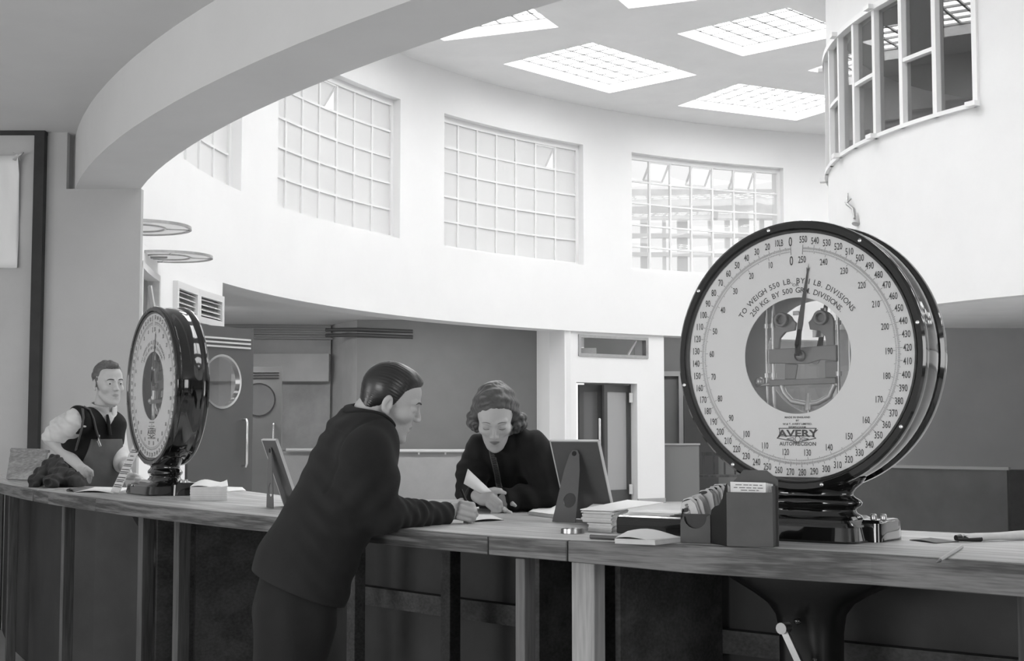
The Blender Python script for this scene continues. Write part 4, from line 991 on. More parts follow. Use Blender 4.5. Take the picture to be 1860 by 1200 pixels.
class Head:
    def __init__(s, org, F, U, sc=1.0, female=False, lids=False):
        s.o = A(org); s.R = frame(F, U); s.sc = sc; s.fem = female; s.lids = lids
    def loc(s, P): return (P - s.o) @ s.R / s.sc
    def w(s, p): return s.o + s.R @ (A(p) * s.sc)
    def __call__(s, P):
        q = s.loc(P); fm = s.fem; m = q.copy(); m[:, 0] = np.abs(m[:, 0])
        d = ell(q, (0, -.018 if fm else -.012, .032), (.074, .096 if fm else .088, .084))
        d = smin(d, ell(q, (0, .028, -.015), (.057, .062, .082)), .02)
        if not fm: d = smin(d, ell(q, (0, .036, .044), (.054, .052, .046)), .02)
        d = smin(d, ell(q, (0, .036, -.083), (.040 if fm else .044, .045, .034)), .022)
        d = smin(d, ell(q, (0, .074, -.106), (.019, .016, .014)), .018)                               # chin
        d = smin(d, cap(m, (.046, .0, -.058), (.020, .062, -.100), .013, .012), .018)                   # jaw
        d = smin(d, ell(m, (.040, .055, -.026), (.021, .022, .018)), .02)                              # cheekbone
        d = smin(d, cap(m, (.012, .087, .020), (.042, .072, .022), .0085, .008), .014)                 # brow
        d = smax(d, -ell(m, (.031, .099, .003), (.019, .017, .0115)), .014)                            # socket
        d = smin(d, ell(m, (.0315, .0735, .002), (.0150, .0145, .0135)), .006)                         # eye with lids
        if s.lids: d = smin(d, cap(m, (.018, .0845, -.004), (.044, .0785, -.004), .0022, .0018), .002)
        else:
            d = smin(d, cap(m, (.019, .0850, .0085), (.044, .0790, .0075), .0028, .0022), .003)
            d = smin(d, cap(m, (.019, .0830, -.0075), (.044, .0775, -.0065), .0020, .0018), .003)
        d = smin(d, cap(q, (0, .088, .012), (0, .107 if fm else .106, -.027), .0068, .0086), .011)                     # nose
        d = smin(d, ell(m, (.0105, .099, -.031), (.0075, .0105, .0075)), .006)
        d = smax(d, -ell(m, (.0065, .105, -.0405), (.0035, .005, .004)), .003)
        d = smin(d, ell(q, (0, .058, -.062), (.031, .033, .031)), .016)
        d = smin(d, cap(m, (0, .0895, -.0575), (.019, .0795, -.0618), .0056, .0024), .004)              # lips
        d = smin(d, cap(m, (0, .0875, -.0685), (.016, .0795, -.0660), .0062, .0024), .004)
        d = smax(d, -cap(m, (0, .0960, -.0632), (.0205, .0835, -.0640), .0016, .0010), .0025)
        d = smax(d, -ell(q, (0, .097, -.083), (.016, .008, .005)), .008)
        # ear
        e = ell(m, (.0785, -.013, -.007), (.0075, .0175, .030)); e = smax(e, -ell(m, (.088, -.009, -.003), (.0085, .0115, .021)), .002); e = smin(e, cap(m, (.082, -.012, .012), (.082, -.018, -.012), .0026, .0022), .002); e = smin(e, cap(m, (.078, .002, -.008), (.080, .001, -.016), .0035, .003), .003)
        e = smin(e, ell(m, (.077, -.004, -.033), (.006, .008, .009)), .006); d = smin(d, e, .006)
        return d * s.sc
    def tone(s, C):
        q = s.loc(C); m = np.abs(q[:, 0])
        e = np.clip(1.2 - np.sqrt((m / .0185) ** 2 + ((q[:, 2] + .0632) / (.0090 - .003 * (m / .02))) ** 2), 0, .35) / .35
        return e * (q[:, 1] > .07)
    def surf(s, x, z, out=.0006):
        ys = np.linspace(.125, .03, 400); P = np.stack([np.full(400, x), ys, np.full(400, z)], 1)
        W_ = s.o + (P * s.sc) @ s.R.T; d = s(W_); k = np.argmax(d < 0); return s.w((x, ys[k] + out, z))
    def features(s, root):
        for sx in (-1, 1):
            pts = [s.surf(sx * x, z) for x, z in (((.014, .0255), (.021, .0272), (.030, .0275), (.039, .0255), (.047, .021)) if s.fem else ((.013, .0225), (.020, .0245), (.030, .0260), (.040, .0245), (.048, .0195)))]
            w = (.0013 if s.fem else .0030) * s.sc; m = MB(); m.tube([Vector(p) for p in pts], [w * .7, w, w, w * .8, w * .3], 8); m.build('eyebrow', brow_f if s.fem else brow, root, smooth=80)
            if s.lids and not s.fem: continue
            if s.lids:
                pts = [s.surf(sx * x, z, .0) for x, z in ((.019, -.0035), (.026, -.0062), (.033, -.0068), (.040, -.0055), (.046, -.0025))]
                m = MB(); m.tube([Vector(p) for p in pts], [.0006, .0010, .0012, .0011, .0006], 6); m.build('eyelashes', brow, root, smooth=80)
            else:
                c = s.surf(sx * .0315, .0005, -.0120 * 1.0); m = MB(); m.sphere(c, .0118 * s.sc, 20); ey = m.build('eye', eyew, root, smooth=80)
                f = Vector(s.R @ np.array([s.gaze * 40, 1, .05])).normalized(); q = f.to_track_quat('Z', 'Y').to_matrix().to_4x4(); q.translation = Vector(c)
                m = MB(); R_ = .0121 * s.sc; m.lathe([(R_ * math.sin(a), R_ * math.cos(a)) for a in (.001, .15, .28, .40)], q, 20); m.build('iris', iris, ey, smooth=80)
    def region(s, C):
        return np.zeros(len(C))
        q = s.loc(C); m = np.abs(q[:, 0]); r = np.zeros(len(q))
        lip = (m < .0185) & (q[:, 1] > .083) & (q[:, 2] < -.0545 - .002 * (m / .02)) & (q[:, 2] > -.0735 + .009 * (m / .018) ** 2); r[lip] = 1
        bz = .0235 - 6.0 * np.maximum(0, m - .032) ** 2 * 10; w = .0028 if not s.fem else .0016
        brow = (m > .014) & (m < .050) & (q[:, 1] > .055) & (np.abs(q[:, 2] - bz) < w * (1.3 - (m - .014) / .06)); r[brow] = 2
        if s.lids:
            lash = (m > .018) & (m < .045) & (q[:, 1] > .07) & (np.abs(q[:, 2] + .0045) < .0016); r[lash] = 2
        else:
            ez = (np.sqrt(((m - .0315) / .0125) ** 2 + ((q[:, 2] - .0008) / .0055) ** 2) < 1) & (q[:, 1] > .078); r[ez] = 3
            ir = ez & (np.hypot(q[:, 0] - .0315 * np.sign(q[:, 0]) - s.gaze, q[:, 2] - .0015) < .0056); r[ir] = 4
        return r
    gaze = 0.0
def hair_sdf(H, style):
    def f(P):
        q = H.loc(P); m = q.copy(); m[:, 0] = np.abs(m[:, 0]); x, y, z = q[:, 0], q[:, 1], q[:, 2]
        if style == 'slick':
            d = ell(q, (0, -.012, .038), (.080, .095, .088)); d = smin(d, ell(q, (-.01, .042, .085), (.052, .040, .023)), .03)
            d = smin(d, ell(q, (0, -.058, -.02), (.056, .036, .07)), .02)
            line = np.interp(y, [-.2, -.080, -.055, -.035, -.018, .004, .012, .03, .055, .075, .2], [-.100, -.098, -.070, -.036, .016, -.014, .0, .045, .060, .070, .08])
            d = d + .007 * np.exp(-np.clip(z - line, 0, 1) / .012) * np.clip(y / .03, 0, 1); d = smax(d, line - z, .006); ph = np.arctan2(z - .01, x) * 58 + 3 * np.sin(y * 22) + y * 60
            d = d + .0005 * np.sin(ph) * (1 + .8 * np.sin(y * 45 + z * 30))
            d = smax(d, -cap(q, (.028, .07, .118), (.034, -.03, .132), .006, .004), .006)
        elif style == 'tousled':
            d = ell(q, (0, -.018, .040), (.078, .099, .088)); d = smin(d, ell(q, (.004, .050, .100), (.040, .032, .022)), .02)
            line = np.interp(y, [-.2, -.085, -.05, -.03, -.018, .004, .012, .03, .055, .08, .2], [-.060, -.058, -.035, -.02, .018, -.004, .008, .056, .074, .084, .09]) + .02 * np.clip((np.abs(x) - .025) / .03, 0, 1) * np.clip(y / .04, 0, 1)
            d = d + .006 * np.exp(-np.clip(z - line, 0, 1) / .012) * np.clip(y / .03, 0, 1); d = smax(d, line - z, .005); d = d + .0045 * np.sin(x * 150 + y * 60) * np.sin(y * 120 + 1) * np.sin(z * 110) + .0012 * np.sin(x * 400 + z * 300)
        else:   # waved hair to the jaw, curled ends, parted at her left
            d = ell(q, (0, -.022, .038), (.084, .104, .085)); d = smin(d, ell(m, (.074, -.028, -.012), (.023, .046, .055)), .02)
            d = smin(d, ell(q, (0, -.09, -.015), (.064, .033, .066)), .03)
            line = np.interp(y, [-.2, .0, .014, .03, .05, .07, .085, .2], [-.3, -.3, .0, .040, .060, .074, .082, .09]) - .012 * np.clip(x / .05, -.2, 1.2)
            d = d + .010 * np.exp(-np.clip(z - line, 0, 1) / .016) * np.clip(y / .03, 0, 1); d = smax(d, line - z, .010)
            w = .0022 * np.sin((z * .8 - .6 * y) * 170 + 50 * np.abs(x + .035)) + .0008 * np.sin((y * .8 + z * .6) * 330 + 25 * x)
            d = d + w; d = smax(d, -cap(q, (-.030, .075, .105), (-.040, -.03, .135), .005, .004), .006)
            for sx in (-1, 1):
                for k, (cx, cy, cz, r) in enumerate(((.080, .020, -.030, .016), (.092, .002, -.040, .020), (.098, -.020, -.050, .022), (.090, -.045, -.058, .022), (.072, -.070, -.058, .022), (.093, -.002, -.012, .015), (.045, -.090, -.062, .024), (.076, .016, -.056, .014), (.100, -.024, -.022, .018), (.088, -.006, -.066, .013))):
                    c = np.array([sx * cx * .95 * (1 if sx > 0 else 1.10), cy, cz + (.004 if sx > 0 else -.002)]); e = q - c
                    tor = np.sqrt((np.sqrt(e[:, 0] ** 2 + e[:, 2] ** 2) - r * .55) ** 2 + e[:, 1] ** 2 * .5) - r * .5
                    d = smin(d, tor, .007)
        if style == 'waved': d = d + .0006 * np.sin(q @ np.array([300., 260., 420.]) + 6 * np.sin(z * 60))
        return d * H.sc
    return f
def hand_fist(side_pts, fingers, thumb, palm):
    """palm: list of (centre, radii) blobs; fingers: polyline points with radius per joint"""
    def f(P):
        d = None
        for c, r in palm:
            e = ell(P, c, r); d = e if d is None else smin(d, e, .012)
        for pts, rs in fingers + [thumb]:
            e = chain(P, pts, rs, .003); d = smin(d, e, .0035)
        return d
    return f
skin = mat('skin', .50, .5, bump=.1, bscale=160); skin_f = mat('skin_fair', .56, .5, bump=.08, bscale=160)
lip = mat('lips', .34, .45); lip_f = mat('lipstick', .28, .4); brow = mat('eyebrow', .06, .8); brow_f = mat('fair_eyebrow', .14, .8); eyew = mat('eye_white', .55, .3); iris = mat('iris', .03, .2)

for m_, lipv in ((skin, .30), (skin_f, .24)):
    nt = m_.node_tree; N = nt.nodes; L = nt.links; p = N['Principled BSDF']; an_ = N.new('ShaderNodeAttribute'); an_.attribute_name = 'lip_tone'
    mx_ = N.new('ShaderNodeMapRange'); mx_.inputs[3].default_value = p.inputs['Base Color'].default_value[0]; mx_.inputs[4].default_value = lipv
    L.new(an_.outputs['Fac'], mx_.inputs[0]); L.new(mx_.outputs[0], p.inputs['Base Color']); p.inputs['Subsurface Weight'].default_value = .12; p.inputs['Subsurface Radius'].default_value = (.008, .008, .008)
hair_d = mat('dark_hair', .022, .32, spec=.6); hair_m = mat('brown_hair', .085, .42, spec=.6, mottle=.3, mscale=60); hair_l = mat('fair_brown_hair', .11, .6, mottle=.3, mscale=80)
def cloth(name, v, rough=.9, weave=900, bump=.25, mottle=.12):
    m = mat(name, v, rough, mottle=mottle, mscale=9, sheen=.04, spec=.15)
    nt = m.node_tree; N = nt.nodes; L = nt.links; p = N['Principled BSDF']; tc = N.new('ShaderNodeTexCoord')
    n = N.new('ShaderNodeTexNoise'); n.inputs['Scale'].default_value = weave; n.inputs['Detail'].default_value = 2
    b = N.new('ShaderNodeBump'); b.inputs['Strength'].default_value = bump; b.inputs['Distance'].default_value = .002
    L.new(tc.outputs['Object'], n.inputs['Vector']); L.new(n.outputs['Fac'], b.inputs['Height']); L.new(b.outputs[0], p.inputs['Normal']); return m
suit = cloth('dark_suit_wool', .026); trous = cloth('dark_trouser_wool', .022); dress = cloth('dark_dress_crepe', .022); shirt = cloth('white_shirt', .62, weave=600); vest = cloth('black_waistcoat', .014); denim = cloth('bib_overall_denim', .12); strapm = cloth('overall_strap', .09)
PX = lambda x, y, Y: A(at(x, y, Y))

# ---- the man in the suit, leaning on the near side of the counter
def suited_man():
    root = empty('person', (-.68, 4.22, 0), 0, 'man in dark suit with slicked dark hair, leaning on the counter and writing', 'person')
    H = Head(PX(709, 728, 4.30), (.93, .17, -.32), (.33, -.06, .94), .94, lids=True)
    u = nrm((-.25, .97, 0)); T = [PX(657, 805, 4.33), PX(640, 850, 4.32), PX(616, 905, 4.30), PX(588, 960, 4.27), PX(552, 1030, 4.25), PX(532, 1110, 4.23)]
    neck0, neck1 = H.w((0, -.045, -.055)), PX(664, 788, 4.33)
    RS, RE, RM, RW = PX(664, 823, 4.12), PX(698, 932, 4.20), PX(752, 934, 4.31), PX(812, 932, 4.43)
    RE[2] = max(RE[2], ZT + .045)
    LS, LE, LW = T[0] + u * .17 + A((.0, 0, -.03)), A((-.57, 4.66, 1.075)), A((-.42, 4.74, 1.052))
    hipN, hipF = T[5] - u * .095, T[5] + u * .095
    kN, kF = A((-.665, 4.12, .47)), A((-.69, 4.33, .47)); fN, fF = A((-.72, 4.14, .05)), A((-.72, 4.34, .05))
    # right hand
    h = lambda x, y, Y: PX(x, y, Y)
    palm = [(h(829, 927, 4.455), (.034, .026, .026)), (h(838, 928, 4.46), (.026, .024, .027)), (h(816, 931, 4.44), (.026, .021, .022))]
    fing = [([h(838, 914, 4.44), h(858, 917, 4.43), h(862, 925, 4.455), h(852, 930, 4.475)], [.0105, .0095, .0085, .0078]),
            ([h(838, 922, 4.425), h(861, 926, 4.425), h(864, 934, 4.45), h(853, 938, 4.47)], [.0105, .0095, .0088, .008]),
            ([h(836, 931, 4.42), h(858, 935, 4.425), h(860, 942, 4.45), h(850, 944, 4.47)], [.010, .009, .0083, .0076]),
            ([h(833, 939, 4.42), h(852, 943, 4.43), h(853, 948, 4.45), h(845, 948, 4.465)], [.009, .0082, .0076, .007])]
    thumb = ([h(822, 918, 4.475), h(838, 911, 4.50), h(853, 917, 4.495), h(859, 924, 4.485)], [.0135, .0115, .0100, .0085])
    hf = hand_fist(None, fing, thumb, palm)
    Lh = [(LW + A((.045, .02, -.015)), (.045, .038, .018))]
    Lf = [([LW + A((.07, .02 + .017 * k - .03, -.015)), LW + A((.115, .03 + .02 * k - .03, -.016)), LW + A((.14, .03 + .02 * k - .03, -.024))], [.0095, .0085, .007]) for k in range(4)]
    Lt = ([LW + A((.03, -.015, -.012)), LW + A((.07, -.035, -.02)), LW + A((.095, -.035, -.025))], [.012, .0105, .008])
    lf = hand_fist(None, Lf, Lt, Lh)
    def body(P):
        d = H(P); d = smin(d, cap(P, neck0, neck1, .056, .060), .02)
        d = smin(d, echain(P, T, [(.15, .08), (.16, .09), (.14, .09), (.13, .09), (.14, .10), (.13, .09)], u), .03)
        for a in ((RS, RE, RM, RW), ):
            d = smin(d, chain(P, [RS, RE], [.045, .036]), .03); d = smin(d, chain(P, [RE, RM, RW], [.036, .030, .024]), .01)
        d = smin(d, chain(P, [LS, LE, LW], [.045, .035, .025]), .02); d = smin(d, lf(P), .01)
        d = smin(d, hf(P), .010)
        for hp, k, f in ((hipN, kN, fN), (hipF, kF, fF)): d = smin(d, chain(P, [hp, k, f], [.07, .05, .035]), .03)
        return d
    def reg(C):
        r = H.region(C); return r
    sdf_obj('body', body, (-.95, 4.0, 0), (.0, 4.95, 1.62), .0034, skin, root, None, H.tone); H.features(root)
    sdf_obj('hair', hair_sdf(H, 'slick'), H.o - .18, H.o + .18, .0026, hair_d, root)
    hemn = nrm((.365, .05, .93)); hem0 = PX(532, 1064, 4.25)
    def jacket(P):
        t = echain(P, T, [(.185, .105), (.200, .122), (.185, .122), (.175, .126), (.190, .138), (.205, .15)], u, .04)
        t = smin(t, cap(P, T[0] - u * .11 + A((-.01, 0, .0)), T[0] + u * .13, .085, .085), .06)
        t = smin(t, cap(P, PX(650, 785, 4.33), PX(668, 798, 4.33), .066, .064), .05)
        s = chain(P, [RS, (RS + RE) / 2 + A((-.006, 0, .01)), RE], [.073, .067, .056], .03)
        s2 = chain(P, [RE, RM, RW], [.056, .043, .034], .02)
        # creases at the elbow and along the upper sleeve
        e = np.linalg.norm(P - RE, axis=1); ax = nrm(RM - RE)
        s2 = s2 + .0045 * np.sin(((P - RE) @ ax) * 165 + 1.2) * np.exp(-((P - RM) ** 2).sum(1) / .0040) + .0022 * np.sin(((P - RE) @ nrm(ax + A((0, 0, .8)))) * 150)
        ax2 = nrm(RE - RS); s = s + .005 * np.sin(((P - RS) @ nrm(ax2 + A((.7, 0, 0)))) * 80 + 1) * np.clip(((P - RS) @ ax2) / .1, 0, 1)
        s = smin(s, s2, .02)
        s3 = smin(chain(P, [LS, LE], [.072, .056]), chain(P, [LE, LW], [.056, .034]), .02)
        fw = np.clip(1.5 - np.abs((P - PX(640, 950, 4.2)) @ nrm((1, 0, .2))) / .12, 0, 1)
        t = t + .0028 * fw * np.sin((P @ nrm((.35, .2, .9))) * 85 + 3 * np.sin(P[:, 0] * 22)) 
        f1 = PX(600, 775, 4.2); fq = P - f1; t = t - .007 * np.exp(-((fq @ nrm((.35, 0, .95))) / .012) ** 2) * np.exp(-((fq @ nrm((.95, 0, -.35)) - .04) / .07) ** 2)
        seam = np.abs((P - RS) @ nrm((-.75, .55, .35)) - .045); d = smin(t, s, .045) + .0025 * np.exp(-(seam / .006) ** 2) * (P[:, 2] > RE[2] + .06); d = smin(d, s3, .03)
        d = smax(d, -((P - hem0) @ hemn), .006)
        cuff = nrm(RW - RM); d = smax(d, np.where(np.linalg.norm(P - RW, axis=1) < .12, (P - RW) @ cuff - .002, -1), .003)
        cl = nrm(LW - LE); d = smax(d, np.where(np.linalg.norm(P - LW, axis=1) < .1, (P - LW) @ cl, -1), .003)
        # neck opening
        d = smax(d, -cap(P, neck1 + A((.012, 0, .005)), neck1 + (neck0 - neck1) * 2.2, .060, .075), .006)
        return d
    RSc, REc = RS, RE
    sdf_obj('jacket', jacket, (-1.0, 3.85, .7), (-.05, 4.95, 1.45), .0045, suit, root)
    # collar laid over the jacket round the neck
    na, nb_ = neck1 + A((.012, 0, .005)), neck0 + (neck0 - neck1) * .5
    def overcollar(P):
        jd = jacket(P); bx = nb_ - na; t_ = np.clip((P - na) @ bx / (bx @ bx), -.6, 1); ds = np.linalg.norm(P - na - t_[:, None] * bx, axis=1)
        return smax(np.abs(jd - .0015) - .0032, ds - .090, .002)
    sdf_obj('coat_collar', overcollar, neck1 - .17, neck1 + .17, .0034, cloth('coat_collar_wool', .022), root)
    ax = nrm(neck0 - neck1); c0 = PX(669, 776, 4.33)
    def collar(P):
        q = P - c0; hgt = q @ ax; rad = np.linalg.norm(q - hgt[:, None] * ax, axis=1)
        R_ = .080 - .22 * hgt + .006 * (q @ nrm((1, 0, -.3))) / .07
        d = np.abs(rad - R_) - .0055; back = q @ nrm((.8, -.1, -.5))
        top = .034 - .5 * np.clip(back + .02, -.03, .2)
        return smax(smax(d, hgt - top, .004), -hgt - .055, .004)
    sdf_obj('jacket_collar', collar, c0 - .16, c0 + .16, .0034, cloth('collar_wool', .022), root)
    def shirtc(P):
        q = P - c0; hgt = q @ ax; rad = np.linalg.norm(q - hgt[:, None] * ax, axis=1)
        return smax(smax(np.abs(rad - .0625) - .002, np.abs(hgt - .005) - .022, .002), -(q @ nrm((1, -.2, -.2))) - .0, .002)
    sdf_obj('shirt_collar', shirtc, c0 - .12, c0 + .12, .003, shirt, root)
    def trousers(P):
        d = echain(P, [T[4], T[5]], [(.175, .115), (.185, .118)], u)
        for hp, k, f in ((hipN, kN, fN), (hipF, kF, fF)):
            d = smin(d, chain(P, [hp + A((0, 0, -.02)), k, f + A((0, 0, .06))], [.112, .088, .072]), .03)
        d = d + .004 * np.sin(P[:, 0] * 60 + P[:, 2] * 6) * np.clip((1.0 - P[:, 2]) * 3, 0, 1)
        return smax(d, .05 - P[:, 2], .005)
    sdf_obj('trousers', trousers, (-.95, 3.9, 0), (-.4, 4.75, 1.1), .006, trous, root)
    for f in (fN, fF):
        def shoe(P, f=f): return smax(smin(ell(P, f + A((.06, 0, -.005)), (.13, .048, .05)), cap(P, f, f + A((0, 0, .05)), .045, .042), .03), .001 - P[:, 2], .003)
        sdf_obj('shoe', shoe, f - A((.15, .12, .06)), f + A((.25, .12, .15)), .006, M_['black'], root)
    # pen in the hand
    m = MB(); a, b = h(838, 889, 4.50), h(861, 941, 4.47); a[2] += 0; b[2] = ZT + .004
    m.tube([Vector(a), Vector(a + (b - a) * .85), Vector(b)], [.0042, .0042, .001], 10)
    tag(m.build('fountain_pen', M_['black_soft'], smooth=60), 'dark pen held upright in the writing hand of the man in the suit', 'pen')
suited_man()

# ---- the woman on the hall side, looking down
def woman():
    root = empty('person', (.0, 5.55, 0), 0, 'woman with waved brown hair in a dark dress, arms folded on the counter, looking down', 'person')
    eye = PX(899, 777, 5.02); F = nrm((-.03, -.82, -.57))
    H = Head(eye + A((0, .064, .044)), F, (-.02, -.57, .82), .925, female=True, lids=True)
    u = nrm((1, .25, 0))
    T = [PX(925, 815, 5.20), PX(930, 860, 5.31), PX(936, 915, 5.42), A((.03, 5.52, .86))]
    neck0, neck1 = H.w((0, -.035, -.06)), PX(916, 808, 5.20)
    LS, LE, LW = PX(966, 822, 5.16), A((.155, 5.13, 1.066)), A((-.03, 5.055, 1.052))
    RS, RE, RW = PX(876, 822, 5.22), A((-.155, 5.16, 1.075)), PX(866, 900, 5.03)
    h = PX
    palm = [(h(880, 906, 5.01), (.034, .018, .024)), (h(892, 904, 5.00), (.024, .016, .027)), (h(870, 903, 5.03), (.022, .018, .020))]
    fing = [([h(894, 893, 5.0), h(908, 892, 4.99), h(917, 895, 4.99)], [.0092, .0082, .0068]),
            ([h(896, 901, 4.985), h(908, 912, 4.975), h(911, 920, 4.985)], [.0092, .0085, .007]),
            ([h(892, 910, 4.985), h(905, 921, 4.975), h(903, 928, 4.985)], [.0090, .0082, .007]),
            ([h(886, 917, 4.99), h(898, 927, 4.98), h(894, 931, 4.985)], [.0082, .0075, .0065])]
    thumb = ([h(884, 892, 5.01), h(898, 889, 5.01), h(910, 890, 5.0)], [.0105, .0092, .0072])
    hf = hand_fist(None, fing, thumb, palm)
    # fingertips of her left hand showing under the arm
    lpalm = [(h(915, 918, 5.06), (.03, .02, .018))]
    lf = [([h(908, 922, 5.03), h(904, 927, 4.985), h(901, 929, 4.975)], [.008, .0072, .006]), ([h(914, 922, 5.03), h(922, 929, 4.99), h(928, 931, 4.975)], [.008, .0074, .0064])]
    lf += [([h(918, 921, 5.04), h(912, 925, 5.0), h(908, 928, 4.985)], [.008, .0074, .006])]; lf += [([h(912, 921, 5.04), h(918, 926, 5.0), h(916, 928, 4.985)], [.008, .0074, .006])]
    lt = ([h(920, 916, 5.04), h(930, 914, 5.02), h(936, 918, 5.01)], [.009, .008, .006]); lfn = hand_fist(None, lf, lt, lpalm)
    feet = [A((-.06, 5.5, .04)), A((.10, 5.55, .04))]
    def body(P):
        d = H(P); d = smin(d, cap(P, neck0, neck1, .046, .052), .02)
        d = smin(d, echain(P, T, [(.11, .06), (.12, .075), (.10, .07), (.12, .08)], u), .03)
        d = smin(d, chain(P, [RS, RE, RW], [.038, .032, .022]), .01); d = smin(d, hf(P), .008)
        d = smin(d, chain(P, [LS, LE, LW], [.038, .032, .022]), .01); d = smin(d, lfn(P), .008)
        for k, f in enumerate(feet): d = smin(d, chain(P, [T[3] + A((.07 * (2 * k - 1), 0, -.05)), A((f[0], f[1], .45)), f], [.06, .05, .032]), .03)
        return d
    sdf_obj('body', body, (-.35, 4.85, 0), (.4, 5.85, 1.6), .0034, skin_f, root, None, H.tone); H.features(root)
    sdf_obj('hair', hair_sdf(H, 'waved'), H.o - .19, H.o + .19, .0028, hair_m, root)
    def dressf(P):
        t = echain(P, T + [A((.02, 5.54, .5))], [(.135, .080), (.148, .105), (.125, .095), (.165, .12), (.22, .17)], u, .04)
        t = smin(t, cap(P, RS, LS, .062, .070), .05)
        t = t + .0045 * np.sin((P @ nrm((1, .1, .12))) * 105) * np.clip((P[:, 2] - .95) * 5, 0, 1)
        s = chain(P, [LS, (LS + LE) / 2 + A((.02, 0, .0)), LE], [.076, .078, .060], .03); sl = chain(P, [LE, LW], [.060, .042])
        s = s + .0045 * np.sin((P @ nrm((.9, -.2, .3))) * 110)
        sl = sl + .005 * np.sin((P @ nrm((.9, .2, .5))) * 90)
        r = chain(P, [RS, (RS + RE) / 2 + A((-.01, -.01, 0)), RE], [.062, .056, .046], .03); r = smin(r, chain(P, [RE, RW], [.046, .036]), .02)
        r = r + .002 * np.sin(P[:, 2] * 170)
        d = smin(smin(t, smin(s, sl, .02), .02), r, .015)
        cw = nrm(RW - RE); d = smax(d, np.where(np.linalg.norm(P - RW, axis=1) < .07, (P - RW) @ cw, -1), .004)
        cl = nrm(LW - LE); d = smax(d, np.where(np.linalg.norm(P - LW, axis=1) < .07, (P - LW) @ cl, -1), .004)
        d = smax(d, -cap(P, neck1, neck0 + (neck0 - neck1) * .6, .052, .062), .006)
        return smax(d, .42 - P[:, 2], .005)
    sdf_obj('dress', dressf, (-.4, 4.8, .38), (.45, 5.9, 1.4), .0045, dress, root)
    # pale stitched placket down the front and cuff band
    m = MB()
    pts = []
    for px, py in ((893, 817), (896, 832), (900, 848), (903, 862), (905, 876), (909, 890)):
        Y = 4.9; p = None
        while Y < 5.5:
            q = PX(px, py, Y)
            if dressf(q[None])[0] < 0.0: p = q; break
            Y += .004
        if p is None: p = PX(px, py, 5.14)
        pts.append(p + A((0, -.002, 0)))
    for s in (-.009, .009): m.tube([Vector(p + A((s, -.001, 0))) for p in pts], .0024, 6)
    for a, b in zip(pts[:-1], pts[1:]):
        for k in range(5):
            c = a + (b - a) * (k + .5) / 5; m.tube([Vector(c + A((-.007, -.003, .001))), Vector(c + A((.007, -.003, -.001)))], .0016, 5)
    m.build('placket', cloth('placket_braid', .16), root, smooth=60)
    m = MB(); cw = Vector(nrm(RW - RE)); c = Vector(RW) - cw * .01; q = cw.to_track_quat('Z', 'Y').to_matrix().to_4x4(); q.translation = c
    m.lathe([(.036, -.006), (.040, -.004), (.040, .006), (.036, .008)], q, 28); m.build('cuff', cloth('cuff_ribbon', .06), root, smooth=50)
    # folded paper held between her hand and arm
    g = MB(); n = 8; V = []
    a, b, c_, d_ = [Vector(PX(*k)) for k in ((850, 851, 5.0), (842, 878, 4.97), (872, 896, 4.975), (893, 892, 4.985))]
    for j in range(n + 1):
        for i in range(n + 1):
            s, t = i / n, j / n; p = a.lerp(d_, s).lerp(b.lerp(c_, s), t); p += Vector((0, -.012 * math.sin(math.pi * t), .0)); V.append(p)
    g.add(V, [(j * (n + 1) + i, j * (n + 1) + i + 1, (j + 1) * (n + 1) + i + 1, (j + 1) * (n + 1) + i) for j in range(n) for i in range(n)])
    o = g.build('folded_paper', M_['paper'], smooth=60); so = o.modifiers.new('s', 'SOLIDIFY'); so.thickness = .0015
    tag(o, 'pale folded paper held in the hand of the woman', 'paper')
woman()

